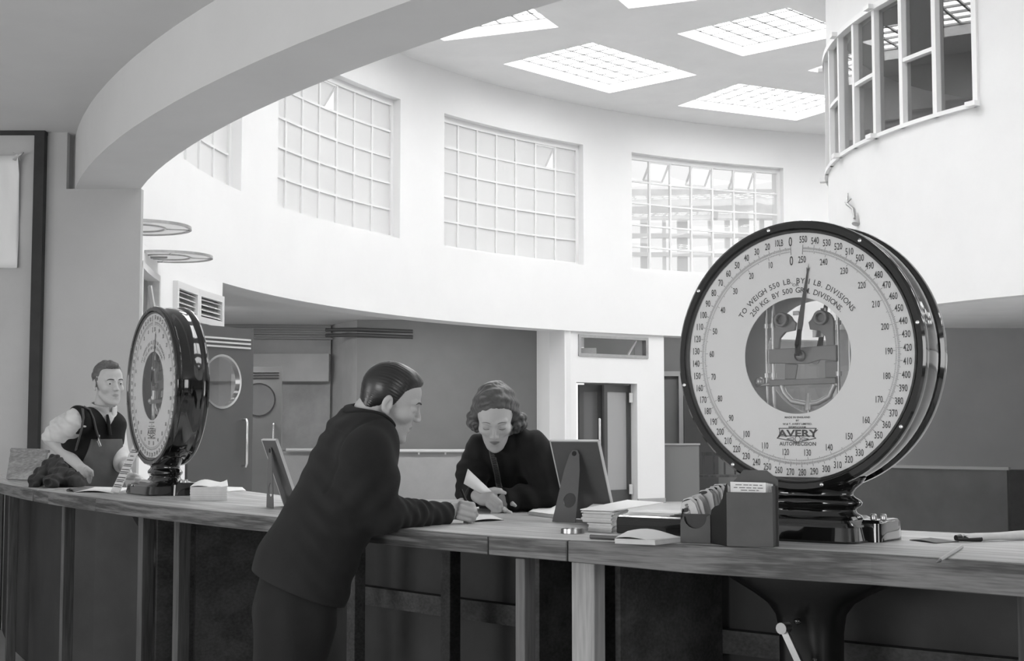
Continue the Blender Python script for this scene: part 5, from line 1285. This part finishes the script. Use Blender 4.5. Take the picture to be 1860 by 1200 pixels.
# ---- the workman in bib overalls at the far left
def workman():
    root = empty('person', tuple(at(170, 900, 7.95).xy) + (0,), 0, 'man in shirt sleeves, dark waistcoat and bib overalls, hand in pocket, looking at the camera', 'person')
    em = PX(209, 697, 7.82); F = nrm((.66, -.75, -.06))
    H = Head(em - nrm(F) * .08, F, (-.02, -.03, 1), 1.0); H.gaze = .0035
    u = nrm((.75, .66, 0)); u = nrm((.62, .78, 0))
    Nb = PX(186, 752, 7.93); T = [PX(178, 772, 7.92), PX(168, 812, 7.93), PX(170, 860, 7.94), PX(172, 905, 7.95)]
    neck0 = H.w((0, -.035, -.06))
    RS, RE, RW = PX(141, 764, 7.74), PX(92, 796, 7.90), PX(146, 848, 7.72)
    LS, LE, LW = PX(203, 775, 8.06), PX(214, 820, 8.02), PX(232, 862, 7.80)
    h = PX
    palm = [(h(153, 856, 7.72), (.035, .022, .035))]
    fing = [([h(156 + 1.5 * k, 858 + 2.6 * k - 4, 7.70), h(160 + 1.5 * k, 866 + 2 * k - 4, 7.72), h(160 + k, 874 + 2 * k - 4, 7.74)], [.0105, .0095, .008]) for k in range(4)]
    thumb = ([h(158, 850, 7.70), h(166, 856, 7.69), h(168, 864, 7.70)], [.012, .011, .008]); hf = hand_fist(None, fing, thumb, palm)
    lpalm = [(h(240, 866, 7.72), (.05, .03, .018))]
    lfi = [([h(247, 866 + 1.2 * k, 7.70 - .012 * k), h(256, 868 + 1.2 * k, 7.68 - .012 * k), h(261, 871 + k, 7.67 - .012 * k)], [.0095, .0085, .007]) for k in range(4)]
    lt = ([h(238, 862, 7.70), h(246, 862, 7.68), h(252, 865, 7.67)], [.012, .010, .008]); lfn = hand_fist(None, lfi, lt, lpalm)
    hips = [T[3] - u * .09 - A((0, 0, .02)), T[3] + u * .09 - A((0, 0, .02))]; feet = [A((hips[k][0], hips[k][1], .05)) for k in range(2)]
    def body(P):
        d = H(P); d = smin(d, cap(P, neck0, Nb, .050, .055), .02)
        d = smin(d, echain(P, T, [(.14, .08), (.15, .095), (.13, .09), (.13, .09)], u), .03)
        d = smin(d, chain(P, [RS, RE], [.045, .040]), .01); d = smin(d, chain(P, [RE, (RE + RW) / 2, RW], [.038, .037, .026]), .01); d = smin(d, hf(P), .012)
        d = smin(d, chain(P, [LS, LE, LW], [.045, .038, .027]), .01); d = smin(d, lfn(P), .012)
        for k in range(2): d = smin(d, chain(P, [hips[k], A((hips[k][0], hips[k][1], .48)), feet[k]], [.07, .05, .035]), .03)
        return d
    sdf_obj('body', body, A(root.location) - A((.6, .6, 0)), A(root.location) + A((.65, .6, 1.85)), .005, skin, root, None, H.tone); H.features(root)
    sdf_obj('hair', hair_sdf(H, 'tousled'), H.o - .18, H.o + .18, .004, hair_l, root)
    def shirtf(P):
        t = echain(P, T[:3], [(.17, .095), (.165, .112), (.15, .105)], u, .04); t = smin(t, cap(P, RS * .75 + LS * .25, LS, .07, .065), .04)
        t = smin(t, cap(P, Nb - A((0, 0, .03)), Nb, .08, .07), .03)
        s = chain(P, [RS, (RS + RE) / 2, RE + A((.008, 0, -.002))], [.070, .072, .060], .03)
        s = s + .006 * np.sin((P @ nrm(RE - RS + A((0, .1, -.08)))) * 75 + 1.5 * np.sin(P[:, 2] * 30)) + .002 * np.sin(P @ nrm((.4, .2, 1)) * 170)
        ax = nrm(nrm(RE - RS) + nrm(RW - RE) * 1.0); s = smax(s, np.where(np.linalg.norm(P - RE, axis=1) < .2, (P - RE) @ ax - .012, -1), .006)
        l = chain(P, [LS, LE, LE * .35 + LW * .65], [.07, .06, .052]); l = smax(l, np.where(np.linalg.norm(P - LW, axis=1) < .2, (P - (LE * .4 + LW * .6)) @ nrm(LW - LE), -1), .006)
        d = smin(smin(t, s, .02), l, .02); return smax(d, -cap(P, Nb, neck0 * 2 - Nb, .060, .07), .005)
    lo, hi = A(root.location) - A((.6, .6, -.7)), A(root.location) + A((.6, .6, 1.7))
    sdf_obj('shirt', shirtf, lo, hi, .006, shirt, root)
    # vest
    fr = nrm(np.cross(u, (0, 0, 1)));  fr = fr if fr @ A((0, -1, 0)) > 0 or fr[0] > 0 else -fr
    fr = nrm((.78, -.62, 0))
    def vestf(P):
        t = echain(P, T, [(.178, .103), (.174, .121), (.162, .117), (.172, .122)], u, .04); t = smin(t, cap(P, RS + A((0, 0, .006)), LS, .079, .07), .03)
        q = P - PX(198, 778, 7.80); v = (q[:, 2]) * .50 - np.abs((P - T[0]) @ u)
        t = smax(t, np.where((P @ fr) > (T[0] @ fr), v, -1), .004)
        t = smax(t, np.where(P[:, 2] > RS[2] - .10, -.02 - (P - RS) @ u, -1), .008)
        return smax(t, -cap(P, Nb, neck0 * 2 - Nb, .075, .08), .005)
    sdf_obj('waistcoat', vestf, lo, hi, .006, vest, root)
    bib0 = PX(196, 835, 7.8)
    def bibf(P):
        t = echain(P, T + [T[3] - A((0, 0, .1))], [(.184, .108), (.180, .128), (.170, .124), (.178, .13), (.18, .13)], u, .04)
        for k in range(2): t = smin(t, chain(P, [hips[k], feet[k] + A((0, 0, .05))], [.115, .085]), .03)
        q = P - bib0; front = q @ fr; side = np.abs((P - T[1]) @ u - .015)
        top = PX(196, 797, 7.8)[2]; waist = PX(190, 868, 7.8)[2]
        cut = np.minimum(P[:, 2] - waist, np.maximum(P[:, 2] - top, np.maximum(-(front + .12), side - (.105 + np.clip((top - P[:, 2]) * .25, 0, .05)))))
        return smax(t, cut, .004)
    sdf_obj('bib_overalls', bibf, A(root.location) - A((.6, .6, 0)), hi, .006, denim, root)
    def wrap(pts):
        out = []
        for px, py in pts:
            Y = 7.4; p = PX(px, py, 7.8)
            while Y < 8.3:
                q = PX(px, py, Y)
                if min(vestf(q[None])[0], shirtf(q[None])[0], bibf(q[None])[0]) < .004: p = q; break
                Y += .006
            out.append(Vector(p))
        ys = [p.y for p in out]; n_ = len(out)
        out = [Vector((p.x * (y2 / p.y), y2, EYE + (p.z - EYE) * (y2 / p.y))) for p, y2 in zip(out, [min(ys[max(0, i - 1):i + 2]) * .5 + (ys[i] if ys[i] < min(ys) + .15 else min(ys)) * .5 for i in range(n_)])]
        return out
    for pts, nm in (([(152, 738), (163, 744), (170, 760), (174, 778), (180, 797)], 'strap'), ([(150, 742), (152, 758), (149, 776), (143, 798), (138, 816)], 'strap')):
        w = wrap(pts); m = MB(); m.tube(w, .017, 8, flat=.35); m.build(nm, strapm, root, smooth=60)
    m = MB(); c = wrap([(181, 800)])[0]; m.tube([c + Vector((0, -.02, .03)), c + Vector((.0, -.03, 0)), c + Vector((.01, -.02, -.03))], .007, 8); m.build('buckle', M_['chrome'], root)
    m = MB(); cc = [PX(x, y, 7.74) for x, y in ((172, 727), (180, 748), (190, 765), (197, 757), (192, 742), (180, 728))]
    Mx = None
    def coll(P):
        ax = nrm(neck0 - Nb); q = P - (Nb + ax * .03); hg = q @ ax; rad = np.linalg.norm(q - hg[:, None] * ax, axis=1); fv = q @ fr
        wed = .55 * fv - np.abs(q @ u) - .028 + .5 * hg * 0
        return smax(wed, smax(smax(np.abs(rad - (.071 - .15 * hg + .35 * np.clip(fv, 0, 1) * np.clip(-hg, 0, 1) * 4)) - .004, hg - .028, .003), -hg - .03 - .35 * np.clip(fv, 0, .1), .003), .003)
    sdf_obj('shirt_collar', coll, Nb - .16, Nb + .16, .0045, shirt, root)
    m = MB(); t0 = wrap([(196, 753), (198, 766), (201, 790)]); m.tube([p + Vector((.0, -.01, 0)) for p in t0], [.012, .02, .018], 8, flat=.5); m.build('tie', vest, root, smooth=60)
    for f in feet:
        def shoe(P, f=f): return smax(ell(P, f + A((.04, -.04, -.005)), (.10, .09, .06)), .001 - P[:, 2], .003)
        sdf_obj('shoe', shoe, f - A((.15, .18, .06)), f + A((.2, .15, .12)), .01, M_['black'], root)
workman()
# ------------------------------------------------------------------ things lying on the counter
def onc(px, py, dz=0.0): 
    p = atz(px, py, ZT); p.z = ZT + dz; return p
def dashes(mb, O, ux, uy, w, rows, h=.0022, seed=1, gap=.004):
    """rows of tiny unreadable print: word-sized strokes"""
    r_ = random.Random(seed); O = Vector(O); n = ux.cross(uy).normalized() * .0006
    for y, a, b in rows:
        x = a * w
        while x < b * w:
            l = r_.uniform(.006, .018); l = min(l, b * w - x)
            q = [O + ux * x + uy * y + n, O + ux * (x + l) + uy * y + n, O + ux * (x + l) + uy * (y + h) + n, O + ux * x + uy * (y + h) + n]
            mb.add(q, [(0, 1, 2, 3)]); x += l + r_.uniform(.002, gap)
# tall printed card leaning on the far scale
n2 = Vector((-math.sin(math.radians(58)), -math.cos(math.radians(58)), 0)); w2 = Vector((n2.y, -n2.x, 0)) * -1
w2 = Vector((math.cos(math.radians(58)), -math.sin(math.radians(58)), 0))
bc = onc(209, 895); up = (n2 * -.135 + Vector((0, 0, .285))); L_ = up.length; up.normalize(); nn_ = w2.cross(up).normalized()
root = empty('notice_card', bc, 0, 'tall narrow printed card leaning against the far scale dial', 'card')
m = MB(); O = bc - w2 * .065 + Vector((0, 0, .002)); m.prism([(0, 0), (.13, 0), (.13, L_), (0, L_)], O, w2, up, .0025); m.build('card', M_['paper2'], root)
m = MB(); rows = [(.255, .40, .5), (.232, .3, .7), (.21, .12, .9), (.200, .1, .92), (.180, .3, .7), (.160, .15, .85), (.138, .08, .95), (.130, .08, .95), (.112, .05, .95), (.100, .05, .95), (.092, .05, .95), (.072, .06, .95), (.060, .06, .95), (.052, .1, .9), (.035, .06, .94), (.026, .06, .94)]
dashes(m, O + nn_ * .003, w2, up, .13, rows, .004, 3); dashes(m, O - nn_ * .0008, w2, up, .13, rows, .004, 3)
m.build('print', M_['ink'], root)
def sheet_of_paper(name, corners, label, mt='paper', lift=.004, cat='paper', curl=0.0, thick=.0012):
    n = 8; C4 = [onc(*c) if len(c) == 2 else onc(c[0], c[1], c[2]) for c in corners]; V = []
    for j in range(n + 1):
        for i in range(n + 1):
            s, t = i / n, j / n; p = C4[0].lerp(C4[1], s).lerp(C4[3].lerp(C4[2], s), t)
            p.z += .0016 + lift * math.sin(math.pi * s) * (1 - t) + curl * max(0, s - .6) ** 2 * 6; V.append(p)
    m = MB(); m.add(V, [(j * (n + 1) + i, j * (n + 1) + i + 1, (j + 1) * (n + 1) + i + 1, (j + 1) * (n + 1) + i) for j in range(n) for i in range(n)])
    o = m.build(name, M_[mt], smooth=60); so = o.modifiers.new('s', 'SOLIDIFY'); so.thickness = thick; so.offset = 1
    return tag(o, label, cat)
sheet_of_paper('paper_sheet', [(135, 894), (205, 896), (240, 886), (172, 884)], 'open pale sheet on the counter behind the leaning card, at the left', lift=.01)
sheet_of_paper('paper_sheet', [(120, 891), (134, 894), (170, 886), (150, 884)], 'folded sheet with raised corner, coloured dark for its shadow, beside the cloth bundle', mt='card', lift=.012)  # shadow on this sheet is put into its dark colour
sheet_of_paper('paper_sheet', [(412, 893), (447, 891), (440, 885), (408, 884)], 'flat sheet just right of the thick paper pad by the far scale', lift=.002)
sheet_of_paper('form_sheet', [(850, 949), (915, 945), (893, 936), (858, 935)], 'pale form on the counter under the writing hand', lift=.006)
# thick pad beside the far scale
def stack(name, corners, h, layers, jit, mt, label, cat, seed=1, parent=None):
    r_ = random.Random(seed); C4 = [onc(*c) for c in corners]; c0 = sum(C4, Vector()) / 4; V = []; k = 0
    for i in range(layers):
        j = [Vector((r_.uniform(-jit, jit), r_.uniform(-jit, jit), 0)) for _ in range(2)]; sc = 1 + r_.uniform(-jit, jit) * 3
        for z in (h * i / layers, h * (i + 1) / layers - .0004):
            for q in C4: V.append(c0 + (q - c0) * sc + j[0] + Vector((0, 0, z + .0005)))
    m = MB(); n = layers * 2; fs = [(3, 2, 1, 0), tuple(4 * (n - 1) + a for a in range(4))]
    for a in range(n - 1):
        for b in range(4): fs.append((4 * a + b, 4 * a + (b + 1) % 4, 4 * a + 4 + (b + 1) % 4, 4 * a + 4 + b))
    m.add(V, fs); o = m.build(name, M_[mt], parent)
    if parent is None: tag(o, label, cat)
    return o
root = empty('paper_pad', onc(375, 908), 0, 'thick block of forms with a curling top sheet, right of the far scale base', 'paper pad')
stack('block', [(345, 909), (412, 909), (408, 901), (356, 901)], .056, 13, .0010, 'paper2', None, None, 2, root)
m = MB(); V = []; 
C4 = [onc(345, 909, .058), onc(414, 909, .058), onc(412, 900, .058), onc(354, 900, .058)]; n = 10
for j in range(n + 1):
    for i in range(n + 1):
        s, t = i / n, j / n; p = C4[0].lerp(C4[1], s).lerp(C4[3].lerp(C4[2], s), t); p.z += .012 * t * math.sin(math.pi * min(1, s * 1.1)) + .004 * math.sin(s * 7) + .01 * max(0, s - .8) * 5 * t; V.append(p)
m.add(V, [(j * (n + 1) + i, j * (n + 1) + i + 1, (j + 1) * (n + 1) + i + 1, (j + 1) * (n + 1) + i) for j in range(n) for i in range(n)])
o = m.build('top_sheet', M_['paper'], root, smooth=60); so = o.modifiers.new('s', 'SOLIDIFY'); so.thickness = .001

# easel-backed display frames, backs turned to us
def display_frame(foot, tdir, w, h, lean, legout, label):
    """foot: where the board's lower edge is centred; tdir: along the board; the top leans towards out"""
    t = Vector(tdir).normalized(); out = Vector((t.y, -t.x, 0)); 
    if out.y > 0: out = -out
    root = empty('display_frame', foot, 0, label, 'display frame', 'easel backed display frames on the counter')
    upv = (Vector((0, 0, h)) + out * lean).normalized(); H_ = math.hypot(h, lean); nb = t.cross(upv).normalized(); nb = nb if nb.dot(out) > 0 else -nb
    m = MB(); R = Matrix((t, upv, t.cross(upv))).transposed(); m.box(foot + upv * H_ / 2 + Vector((0, 0, .003)), (w, H_, .006), R); m.build('backing_board', M_['card'], root)
    m = MB()
    for s in (-1, 1): m.box(foot + t * s * w / 2 + upv * H_ / 2 + Vector((0, 0, .003)), (.004, H_ + .004, .010), R)
    m.box(foot + upv * H_ + Vector((0, 0, .003)), (w + .004, .004, .010), R); m.build('rim', M_['card_edge'], root)
    # leg: a tapering tongue hinged near the top, splayed out to the counter
    top = foot + upv * (H_ * .90) + nb * .006; bot = foot + out * legout + Vector((0, 0, .0005)); ax = (top - bot); LL = ax.length; ax.normalize()
    poly = [(-w * .24, 0), (w * .24, 0), (w * .16, LL * .72), (w * .10, LL * .94), (w * .05, LL), (-w * .05, LL), (-w * .10, LL * .94), (-w * .16, LL * .72)]
    hole = [(w * .05 + w * .13 * math.cos(a), LL * .30 + w * .13 * math.sin(a)) for a in [2 * math.pi * i / 16 for i in range(16)]]
    nL = t.cross(ax).normalized(); P_ = lambda q, d: bot + t * q[0] + ax * q[1] + nL * d
    al = poly + hole; tri = tessellate_polygon([[Vector((a, b, 0)) for a, b in poly], [Vector((a, b, 0)) for a, b in hole]]); k = len(al); a0 = len(poly)
    m = MB(); m.add([P_(q, -.0012) for q in al] + [P_(q, .0012) for q in al], [tuple(x) for x in tri] + [tuple(i + k for i in x) for x in tri] +
        [(i, (i + 1) % a0, (i + 1) % a0 + k, i + k) for i in range(a0)] + [(a0 + i, a0 + (i + 1) % 16, a0 + (i + 1) % 16 + k, a0 + i + k) for i in range(16)])
    lg = m.build('easel_leg', M_['card_leg'], root)
    m = MB(); m.tube([P_((0, LL * .95), -.003), P_((0, LL * .95), .004)], .008, 12); m.build('rivet', M_['black_soft'], lg)
M_['card_leg'] = mat('grey_cardboard_leg', .14, .6, mottle=.1, mscale=8)
fR = at(1074, 934, 4.62); fR.z = ZT
display_frame(fR, (.80, -.60, 0), .185, .252, .095, .155, 'larger easel-backed display frame beside the woman elbow, seen from behind')
fL = at(531, 905, 5.36); fL.z = ZT
display_frame(fL, (.42, -.91, 0), .20, .250, .09, .085, 'easel-backed display frame left of the man in the suit, half hidden by his back')

# open notebook by the woman's elbow
root = empty('notebook', onc(995, 935), 0, 'small open notebook with lifted page beside the woman elbow', 'notebook')
stack('pages', [(960, 935), (1016, 942), (1033, 931), (972, 927)], .011, 4, .0006, 'paper2', None, None, 5, root)
m = MB(); q = [onc(960, 935, .0125), onc(1016, 942, .0125), onc(1033, 931, .0125), onc(985, 927, .0125)]
V = []; n = 8
for j in range(n + 1):
    for i in range(n + 1):
        s, t = i / n, j / n; p = q[0].lerp(q[1], s).lerp(q[3].lerp(q[2], s), t); p.z += .016 * math.exp(-((s - .62) / .16) ** 2) * t; V.append(p)
m.add(V, [(j * (n + 1) + i, j * (n + 1) + i + 1, (j + 1) * (n + 1) + i + 1, (j + 1) * (n + 1) + i) for j in range(n) for i in range(n)])
m.build('lifted_page', M_['paper'], root, smooth=60)
# round tin lid
c = onc(1040, 968); m = MB(); m.lathe([(1e-4, .002), (.030, .002), (.030, .013), (.033, .0135), (.0335, .0005), (1e-4, .0005)], Matrix.Translation(c), 32)
tag(m.build('tin_lid', M_['dull_metal'], smooth=35), 'small round metal lid on the counter in front of the display frame', 'lid')
# bundle of tags
root = empty('tag_bundle', onc(1100, 960), 0, 'ragged bundle of paper tags lying on the counter against the black tray', 'paper bundle')
stack('tags', [(1069, 965), (1112, 968), (1140, 951), (1086, 947)], .024, 8, .0035, 'paper2', None, None, 8, root)
o = stack('tags', [(1058, 963), (1112, 966), (1142, 950), (1080, 946)], .030, 9, .0045, 'paper2', None, None, 9, root); o.location.z += .0245
m = MB(); q = [onc(1054, 962, .057), onc(1115, 964, .056), onc(1205, 948, .059), onc(1140, 944, .062)]
m.add(q + [p + Vector((0, 0, .003)) for p in q], [(3, 2, 1, 0), (4, 5, 6, 7), (0, 1, 5, 4), (1, 2, 6, 5), (2, 3, 7, 6), (3, 0, 4, 7)]); m.build('top_sheet', M_['paper'], root)
# black enamelled tray with papers on it
a, b = onc(1119, 968), onc(1262, 975); t = (b - a); wl = t.length; t.normalize(); n = Vector((-t.y, t.x, 0)); n = n if n.y > 0 else -n
root = empty('document_tray', a, 0, 'black glossy round-edged tray with papers on top, left of the card holder', 'tray')
prof = [(.0, .0), (.0, .036), (.006, .046), (.016, .050), (.15, .050), (.15, 0)]
m = MB(); m.prism(prof, a + Vector((0, 0, .0005)), n, Vector((0, 0, 1)), wl); 
m.build('tray_body', M_['black'], root, bevel=.004, seg=3)
for k, dz in enumerate((0, .003, .006)):
    m = MB(); R = Matrix((t, n, Vector((0, 0, 1)))).transposed(); m.box(a + t * (.085 + .006 * k) + n * (.085 + .004 * k) + Vector((0, 0, .0525 + dz)), (.15, .125, .002), Matrix.Rotation(.05 * k, 3, 'Z') @ R)
    tag(m.build('paper_sheet', M_['paper']), ('lowest', 'middle', 'topmost')[k] + ' of the pale sheets lying on the black tray', 'paper', 'sheets on the black tray')
# ruler-like round pencil box and open booklet
m = MB(); m.tube([onc(1073, 978, .006), onc(1128, 981, .006)], .0062, 14); tag(m.build('round_ruler', mat('round_ruler', .12, .35), smooth=40), 'short round dark stick lying left of the open booklet', 'stick')
root = empty('booklet', onc(1175, 982), 0, 'open booklet of forms lying in front of the black tray', 'booklet')
stack('pages', [(1117, 987), (1190, 990), (1236, 985), (1140, 975)], .013, 5, .0008, 'paper2', None, None, 11, root)
m = MB(); V = []; q = [onc(1117, 987, .015), onc(1190, 990, .015), onc(1238, 984, .015), (onc(1140, 974, .015))]
for j in range(9):
    for i in range(9):
        s, t_ = i / 8, j / 8; p = q[0].lerp(q[1], s).lerp(q[3].lerp(q[2], s), t_); p.z += .009 * math.sin(math.pi * s) * t_ + .003 * math.sin(5 * s); V.append(p)
m.add(V, [(j * 9 + i, j * 9 + i + 1, (j + 1) * 9 + i + 1, (j + 1) * 9 + i) for j in range(8) for i in range(8)]); o = m.build('top_page', M_['paper'], root, smooth=60)

# two-compartment card holder
a = onc(1320.5, 992); b = onc(1405, 994.5); t = (b - a).normalized(); W1 = (b - a).length; n = Vector((-t.y, t.x, 0)); n = n if n.y > 0 else -n; Z = Vector((0, 0, 1))
root = empty('card_holder', a + t * .03 + n * .03, 0, 'dark two-compartment card holder with labels, in front of the big scale', 'card holder')
R = Matrix((t, n, Z)).transposed(); HT = .134; th = .0035; dp = .042
Bx = lambda name, c, d, mt=M_['holder']: MB().box(a + t * c[0] + n * c[1] + Z * (c[2] + .0006), d, R).build(name, mt, root, bevel=.0006, seg=1)
Bx('tall_front', (W1 / 2, 0, HT / 2), (W1, th, HT)); Bx('side_panel', (W1 - th / 2, dp / 2, HT / 2 + .008), (th, dp, HT + .016)); Bx('bottom', (W1 / 2, dp / 2, th / 2), (W1, dp, th))
m = MB(); m.prism([(0, 0), (W1 + .006, 0), (W1 + .006, .165), (W1 - .022, .188), (.035, .188), (.015, .165), (0, .15)], a + n * dp + Z * .0006, t, Z, -th if False else th); m.build('back_plate', M_['holder'], root)
# curved divider between the compartments, running back
dv = onc(1291, 986.5) - a; dl = dv.length; dd = dv.normalized()
S = [(0, 0), (dl, 0), (dl, .070), (dl * .93, .085), (dl * .75, .094), (dl * .45, .100), (dl * .25, .118), (dl * .1, .145), (0, .155)]
m = MB(); m.prism(S, a + Z * .0006, dd, Z, .003); m.build('curved_divider', M_['holder_in'], root)
# low compartment
la = onc(1236.5, 985); lb = onc(1291, 986.5); lt = (lb - la).normalized(); LW_ = (lb - la).length; ln = Vector((-lt.y, lt.x, 0)); ln = ln if ln.y > 0 else -ln
arc_ = [(LW_ * .5 + LW_ * .38 * math.cos(math.radians(180 + 18 * k)), .066 + .030 * math.sin(math.radians(180 + 18 * k))) for k in range(11)]
m = MB(); m.prism([(0, 0), (LW_, 0), (LW_, .072), (LW_ * .9, .068)] + arc_[::-1] + [(LW_ * .08, .066), (0, .05)], la + Z * .0006, lt, Z, .003); m.build('low_front', M_['holder'], root)
m = MB(); m.prism([(.004, .002), (LW_ - .004, .002), (LW_ - .004, .073), (.004, .073)], la + ln * .007 + Z * .0006, lt, Z, .0015); m.build('inner_plate', M_['holder_in'], root)
m = MB(); m.prism([(0, 0), (.13, 0), (.13, .11), (.06, .10), (.02, .085), (0, .06)], la + Z * .0006, ln, Z, .003); m.build('low_side', M_['holder_in'], root)
m = MB(); m.prism([(0, 0), (LW_ + .035, 0), (LW_ + .035, .085), (0, .085)], la + ln * .13 + Z * .0006, lt, Z, .003); m.build('low_back', M_['holder_in'], root)
# labels fanned in the low compartment
NT = 14
for k in range(NT):
    f = k / (NT - 1); base = la + lt * (.040 + .052 * f) + ln * (.018 + .100 * f) + Z * (.016 + .032 * f)
    an = math.radians(20 - 16 * f + rnd.uniform(-5, 5)); ux = (lt * math.cos(an) + Z * math.sin(an)); uy = (Z * math.cos(an) - lt * math.sin(an)); ux = (ux + ln * rnd.uniform(-.12, .12)).normalized()
    uy = (uy + ln * rnd.uniform(-.02, .06)).normalized(); hh = .100 + rnd.uniform(-.006, .006); ww = .042
    lab = 'printed pale label standing in the low compartment of the card holder'
    rt = empty('paper_label', base, 0, 'front label with printed capitals in the low compartment of the holder' if k == 0 else lab, 'label', 'labels in the low compartment')
    m = MB(); m.prism([(-ww / 2, 0), (ww / 2, 0), (ww / 2, hh - .014), (ww / 2 - .009, hh), (-ww / 2 + .012, hh), (-ww / 2, hh - .014)], base, ux, uy, .0009); m.build('card', M_['paper2'], rt)
    nr_ = ux.cross(uy).normalized(); fcn = base + nr_ * (-.0006 if nr_.y > 0 else .0016)
    m = MB()
    if k == 0:
        put_text2 = lambda x, y: fcn + ux * (.000 + y) + uy * (.062 - x) + nr_ * 0
        vs_, fs_2, w_ = _tc[('BRITISH', .01)]; kk = .0085 / .72; m.add([fcn + ux * (-.002 + (v[1] - .36) * kk) + uy * (.068 - v[0] * kk * .95) for v in vs_], fs_2)
        m.add([fcn + ux * (-.008 + .008 * math.cos(i * .524)) + uy * (hh - .022 + .0055 * math.sin(i * .524)) for i in range(12)], [tuple(range(12))])
    else: 
        m.add([fcn + ux * (-.003 + .012 * math.cos(i * .524)) + uy * (hh - .007 + .0045 * math.sin(i * .524)) for i in range(12)], [tuple(range(12))])
    m.build('print', M_['ink'], rt)
# cards in the tall compartment
for k in range(5):
    c0_ = a + t * (.008 + .0035 * k) + n * (.010 + .005 * k) + Z * .004; hh = .156 - .001 * k; ux = (t + Z * -.012).normalized(); uy = Z
    rt = empty('index_card', c0_, 0, ('front white card with faint print in the tall compartment of the holder', 'plain white card edge behind the front card of the tall compartment')[k > 0], 'card', 'white cards in the tall compartment')
    m = MB(); m.prism([(0, 0), (.089, 0), (.089, hh), (0, hh)], c0_, ux, uy, .001); m.build('card', M_['paper'], rt)
    if k == 0:
        m = MB(); nr_ = ux.cross(uy).normalized(); O = c0_ + (nr_ * -.0012 if nr_.y > 0 else nr_ * .0022)
        dashes(m, O, ux, uy, .089, [(.148, .15, .9), (.141, .1, .92), (.135, .3, .8)], .0022, 6, .005); dashes(m, O - nr_ * .0012, ux, uy, .089, [(.148, .15, .9), (.141, .1, .92), (.135, .3, .8)], .0022, 6, .005)
        m.build('print', M_['ink_soft'], rt)
# pencil, torn leaf and rolled paper at the right edge
a_, b_ = onc(1700, 1026, .005), onc(1747, 996, .005); d = (b_ - a_)
root = empty('pencil', a_, 0, 'pale pencil with dark point lying slanted near the right edge of the counter', 'pencil')
m = MB(); m.tube([a_ + d * .14, b_], .0046, 6); m.build('barrel', mat('pencil_paint', .5, .3), root); m = MB(); m.tube([a_, a_ + d * .14], [.0006, .0046], 6); m.build('point', M_['black_soft'], root)
m = MB(); a_, b_ = onc(1745, 984, .011), onc(1885, 980, .014); d = b_ - a_; pts = [a_ + d * (i / 10) + Vector((0, 0, .0)) for i in range(11)]
m.tube(pts, [.0105 + .003 * math.sin(i) * .3 + .0003 * i for i in range(11)], 16, flat=.9); root = empty('rolled_paper', a_, 0, 'loosely rolled pale newspaper with dark inner end at the right edge of the counter', 'rolled paper')
m.build('roll', M_['paper2'], root, smooth=50)
m = MB(); m.tube([a_ + d * -.06, a_ + d * .02, a_ + d * .2], [.009, .0112, .0114], 12, flat=.85); m.tube([a_ + d * -.05 + Vector((0, -.008, -.004)), a_ + d * .25 + Vector((0, -.010, -.005))], [.004, .006], 8); m.build('inner_end', M_['black_soft'], root, smooth=50)
sheet_of_paper('torn_leaf', [(1652, 981), (1700, 987), (1742, 984), (1690, 977)], 'thin dark torn leaf lying left of the rolled newspaper', mt='card', lift=.003)

# wooden float and crumpled jacket at the far left
q = [at(15, 868, 8.1), at(80, 871, 8.0), at(90, 813, 8.1), at(24, 812, 8.2)]
root = empty('wooden_board', (q[0].x + .1, 8.1, ZT), 0, 'small battened wooden board propped up at the far left end of the counter', 'board')
ux = (q[1] - q[0]); w_ = ux.length; ux.normalize(); uy = (q[3] - q[0]); h_ = uy.length; uy.normalize(); O = Vector((q[0].x, q[0].y, ZT + .004))
m = MB(); m.prism([(0, 0), (w_, 0), (w_, h_), (0, h_)], O, ux, uy, .022); bw = wood('old_board_wood', .2, .42, axis='X', rough=.7, knots=False); m.build('board', bw, root, bevel=.003)
m = MB(); nb = ux.cross(uy).normalized(); nb = -nb if nb.y > 0 else nb
m.bar(O + uy * h_ * .62 + nb * .012, O + uy * h_ * .62 + ux * w_ + nb * .012, .02, .03); m.build('batten', bw, root, bevel=.002)
m = MB(); m.bar(O + uy * (h_ - .008) + nb * .006, O + uy * (h_ - .008) + ux * w_ + nb * .006, .04, .016); m.build('lip', bw, root, bevel=.002)
Jc = at(110, 860, 7.25); rootj = empty('crumpled_jacket', (Jc.x, 7.25, ZT), 0, 'crumpled dark jacket with rolled cuffs heaped on the counter end', 'jacket')
def jk(P):
    q = [PX(112, 868, 7.28), PX(98, 843, 7.35), PX(135, 872, 7.22), PX(72, 868, 7.3), PX(60, 878, 7.2), PX(90, 876, 7.1), PX(150, 876, 7.3)]
    d = chain(P, [q[3], q[1], q[0]], [.045, .040, .06], .02); d = smin(d, chain(P, [q[0], q[2], q[6]], [.055, .04, .02]), .03)
    d = smin(d, chain(P, [q[1], q[4]], [.035, .032]), .02); d = smin(d, chain(P, [q[0], q[5]], [.04, .03]), .02)
    d = d + .007 * np.sin(P @ nrm((.6, .2, .75)) * 110 + 2 * np.sin(P @ nrm((-.7, .3, .4)) * 60)) + .003 * np.sin(P @ nrm((.9, -.2, -.5)) * 230)
    d = smax(d, -ell(P, q[4] + A((-.01, -.03, 0)), (.022, .03, .02)), .006); d = smax(d, -ell(P, q[5] + A((0, -.03, .0)), (.02, .03, .018)), .006)
    return smax(d, ZT + .001 - P[:, 2], .004)
sdf_obj('cloth', jk, PX(40, 890, 7.3) + A((-.08, -.35, -.05)), PX(170, 815, 7.3) + A((.08, .35, .05)), .006, cloth('jacket_cloth', .05), rootj)
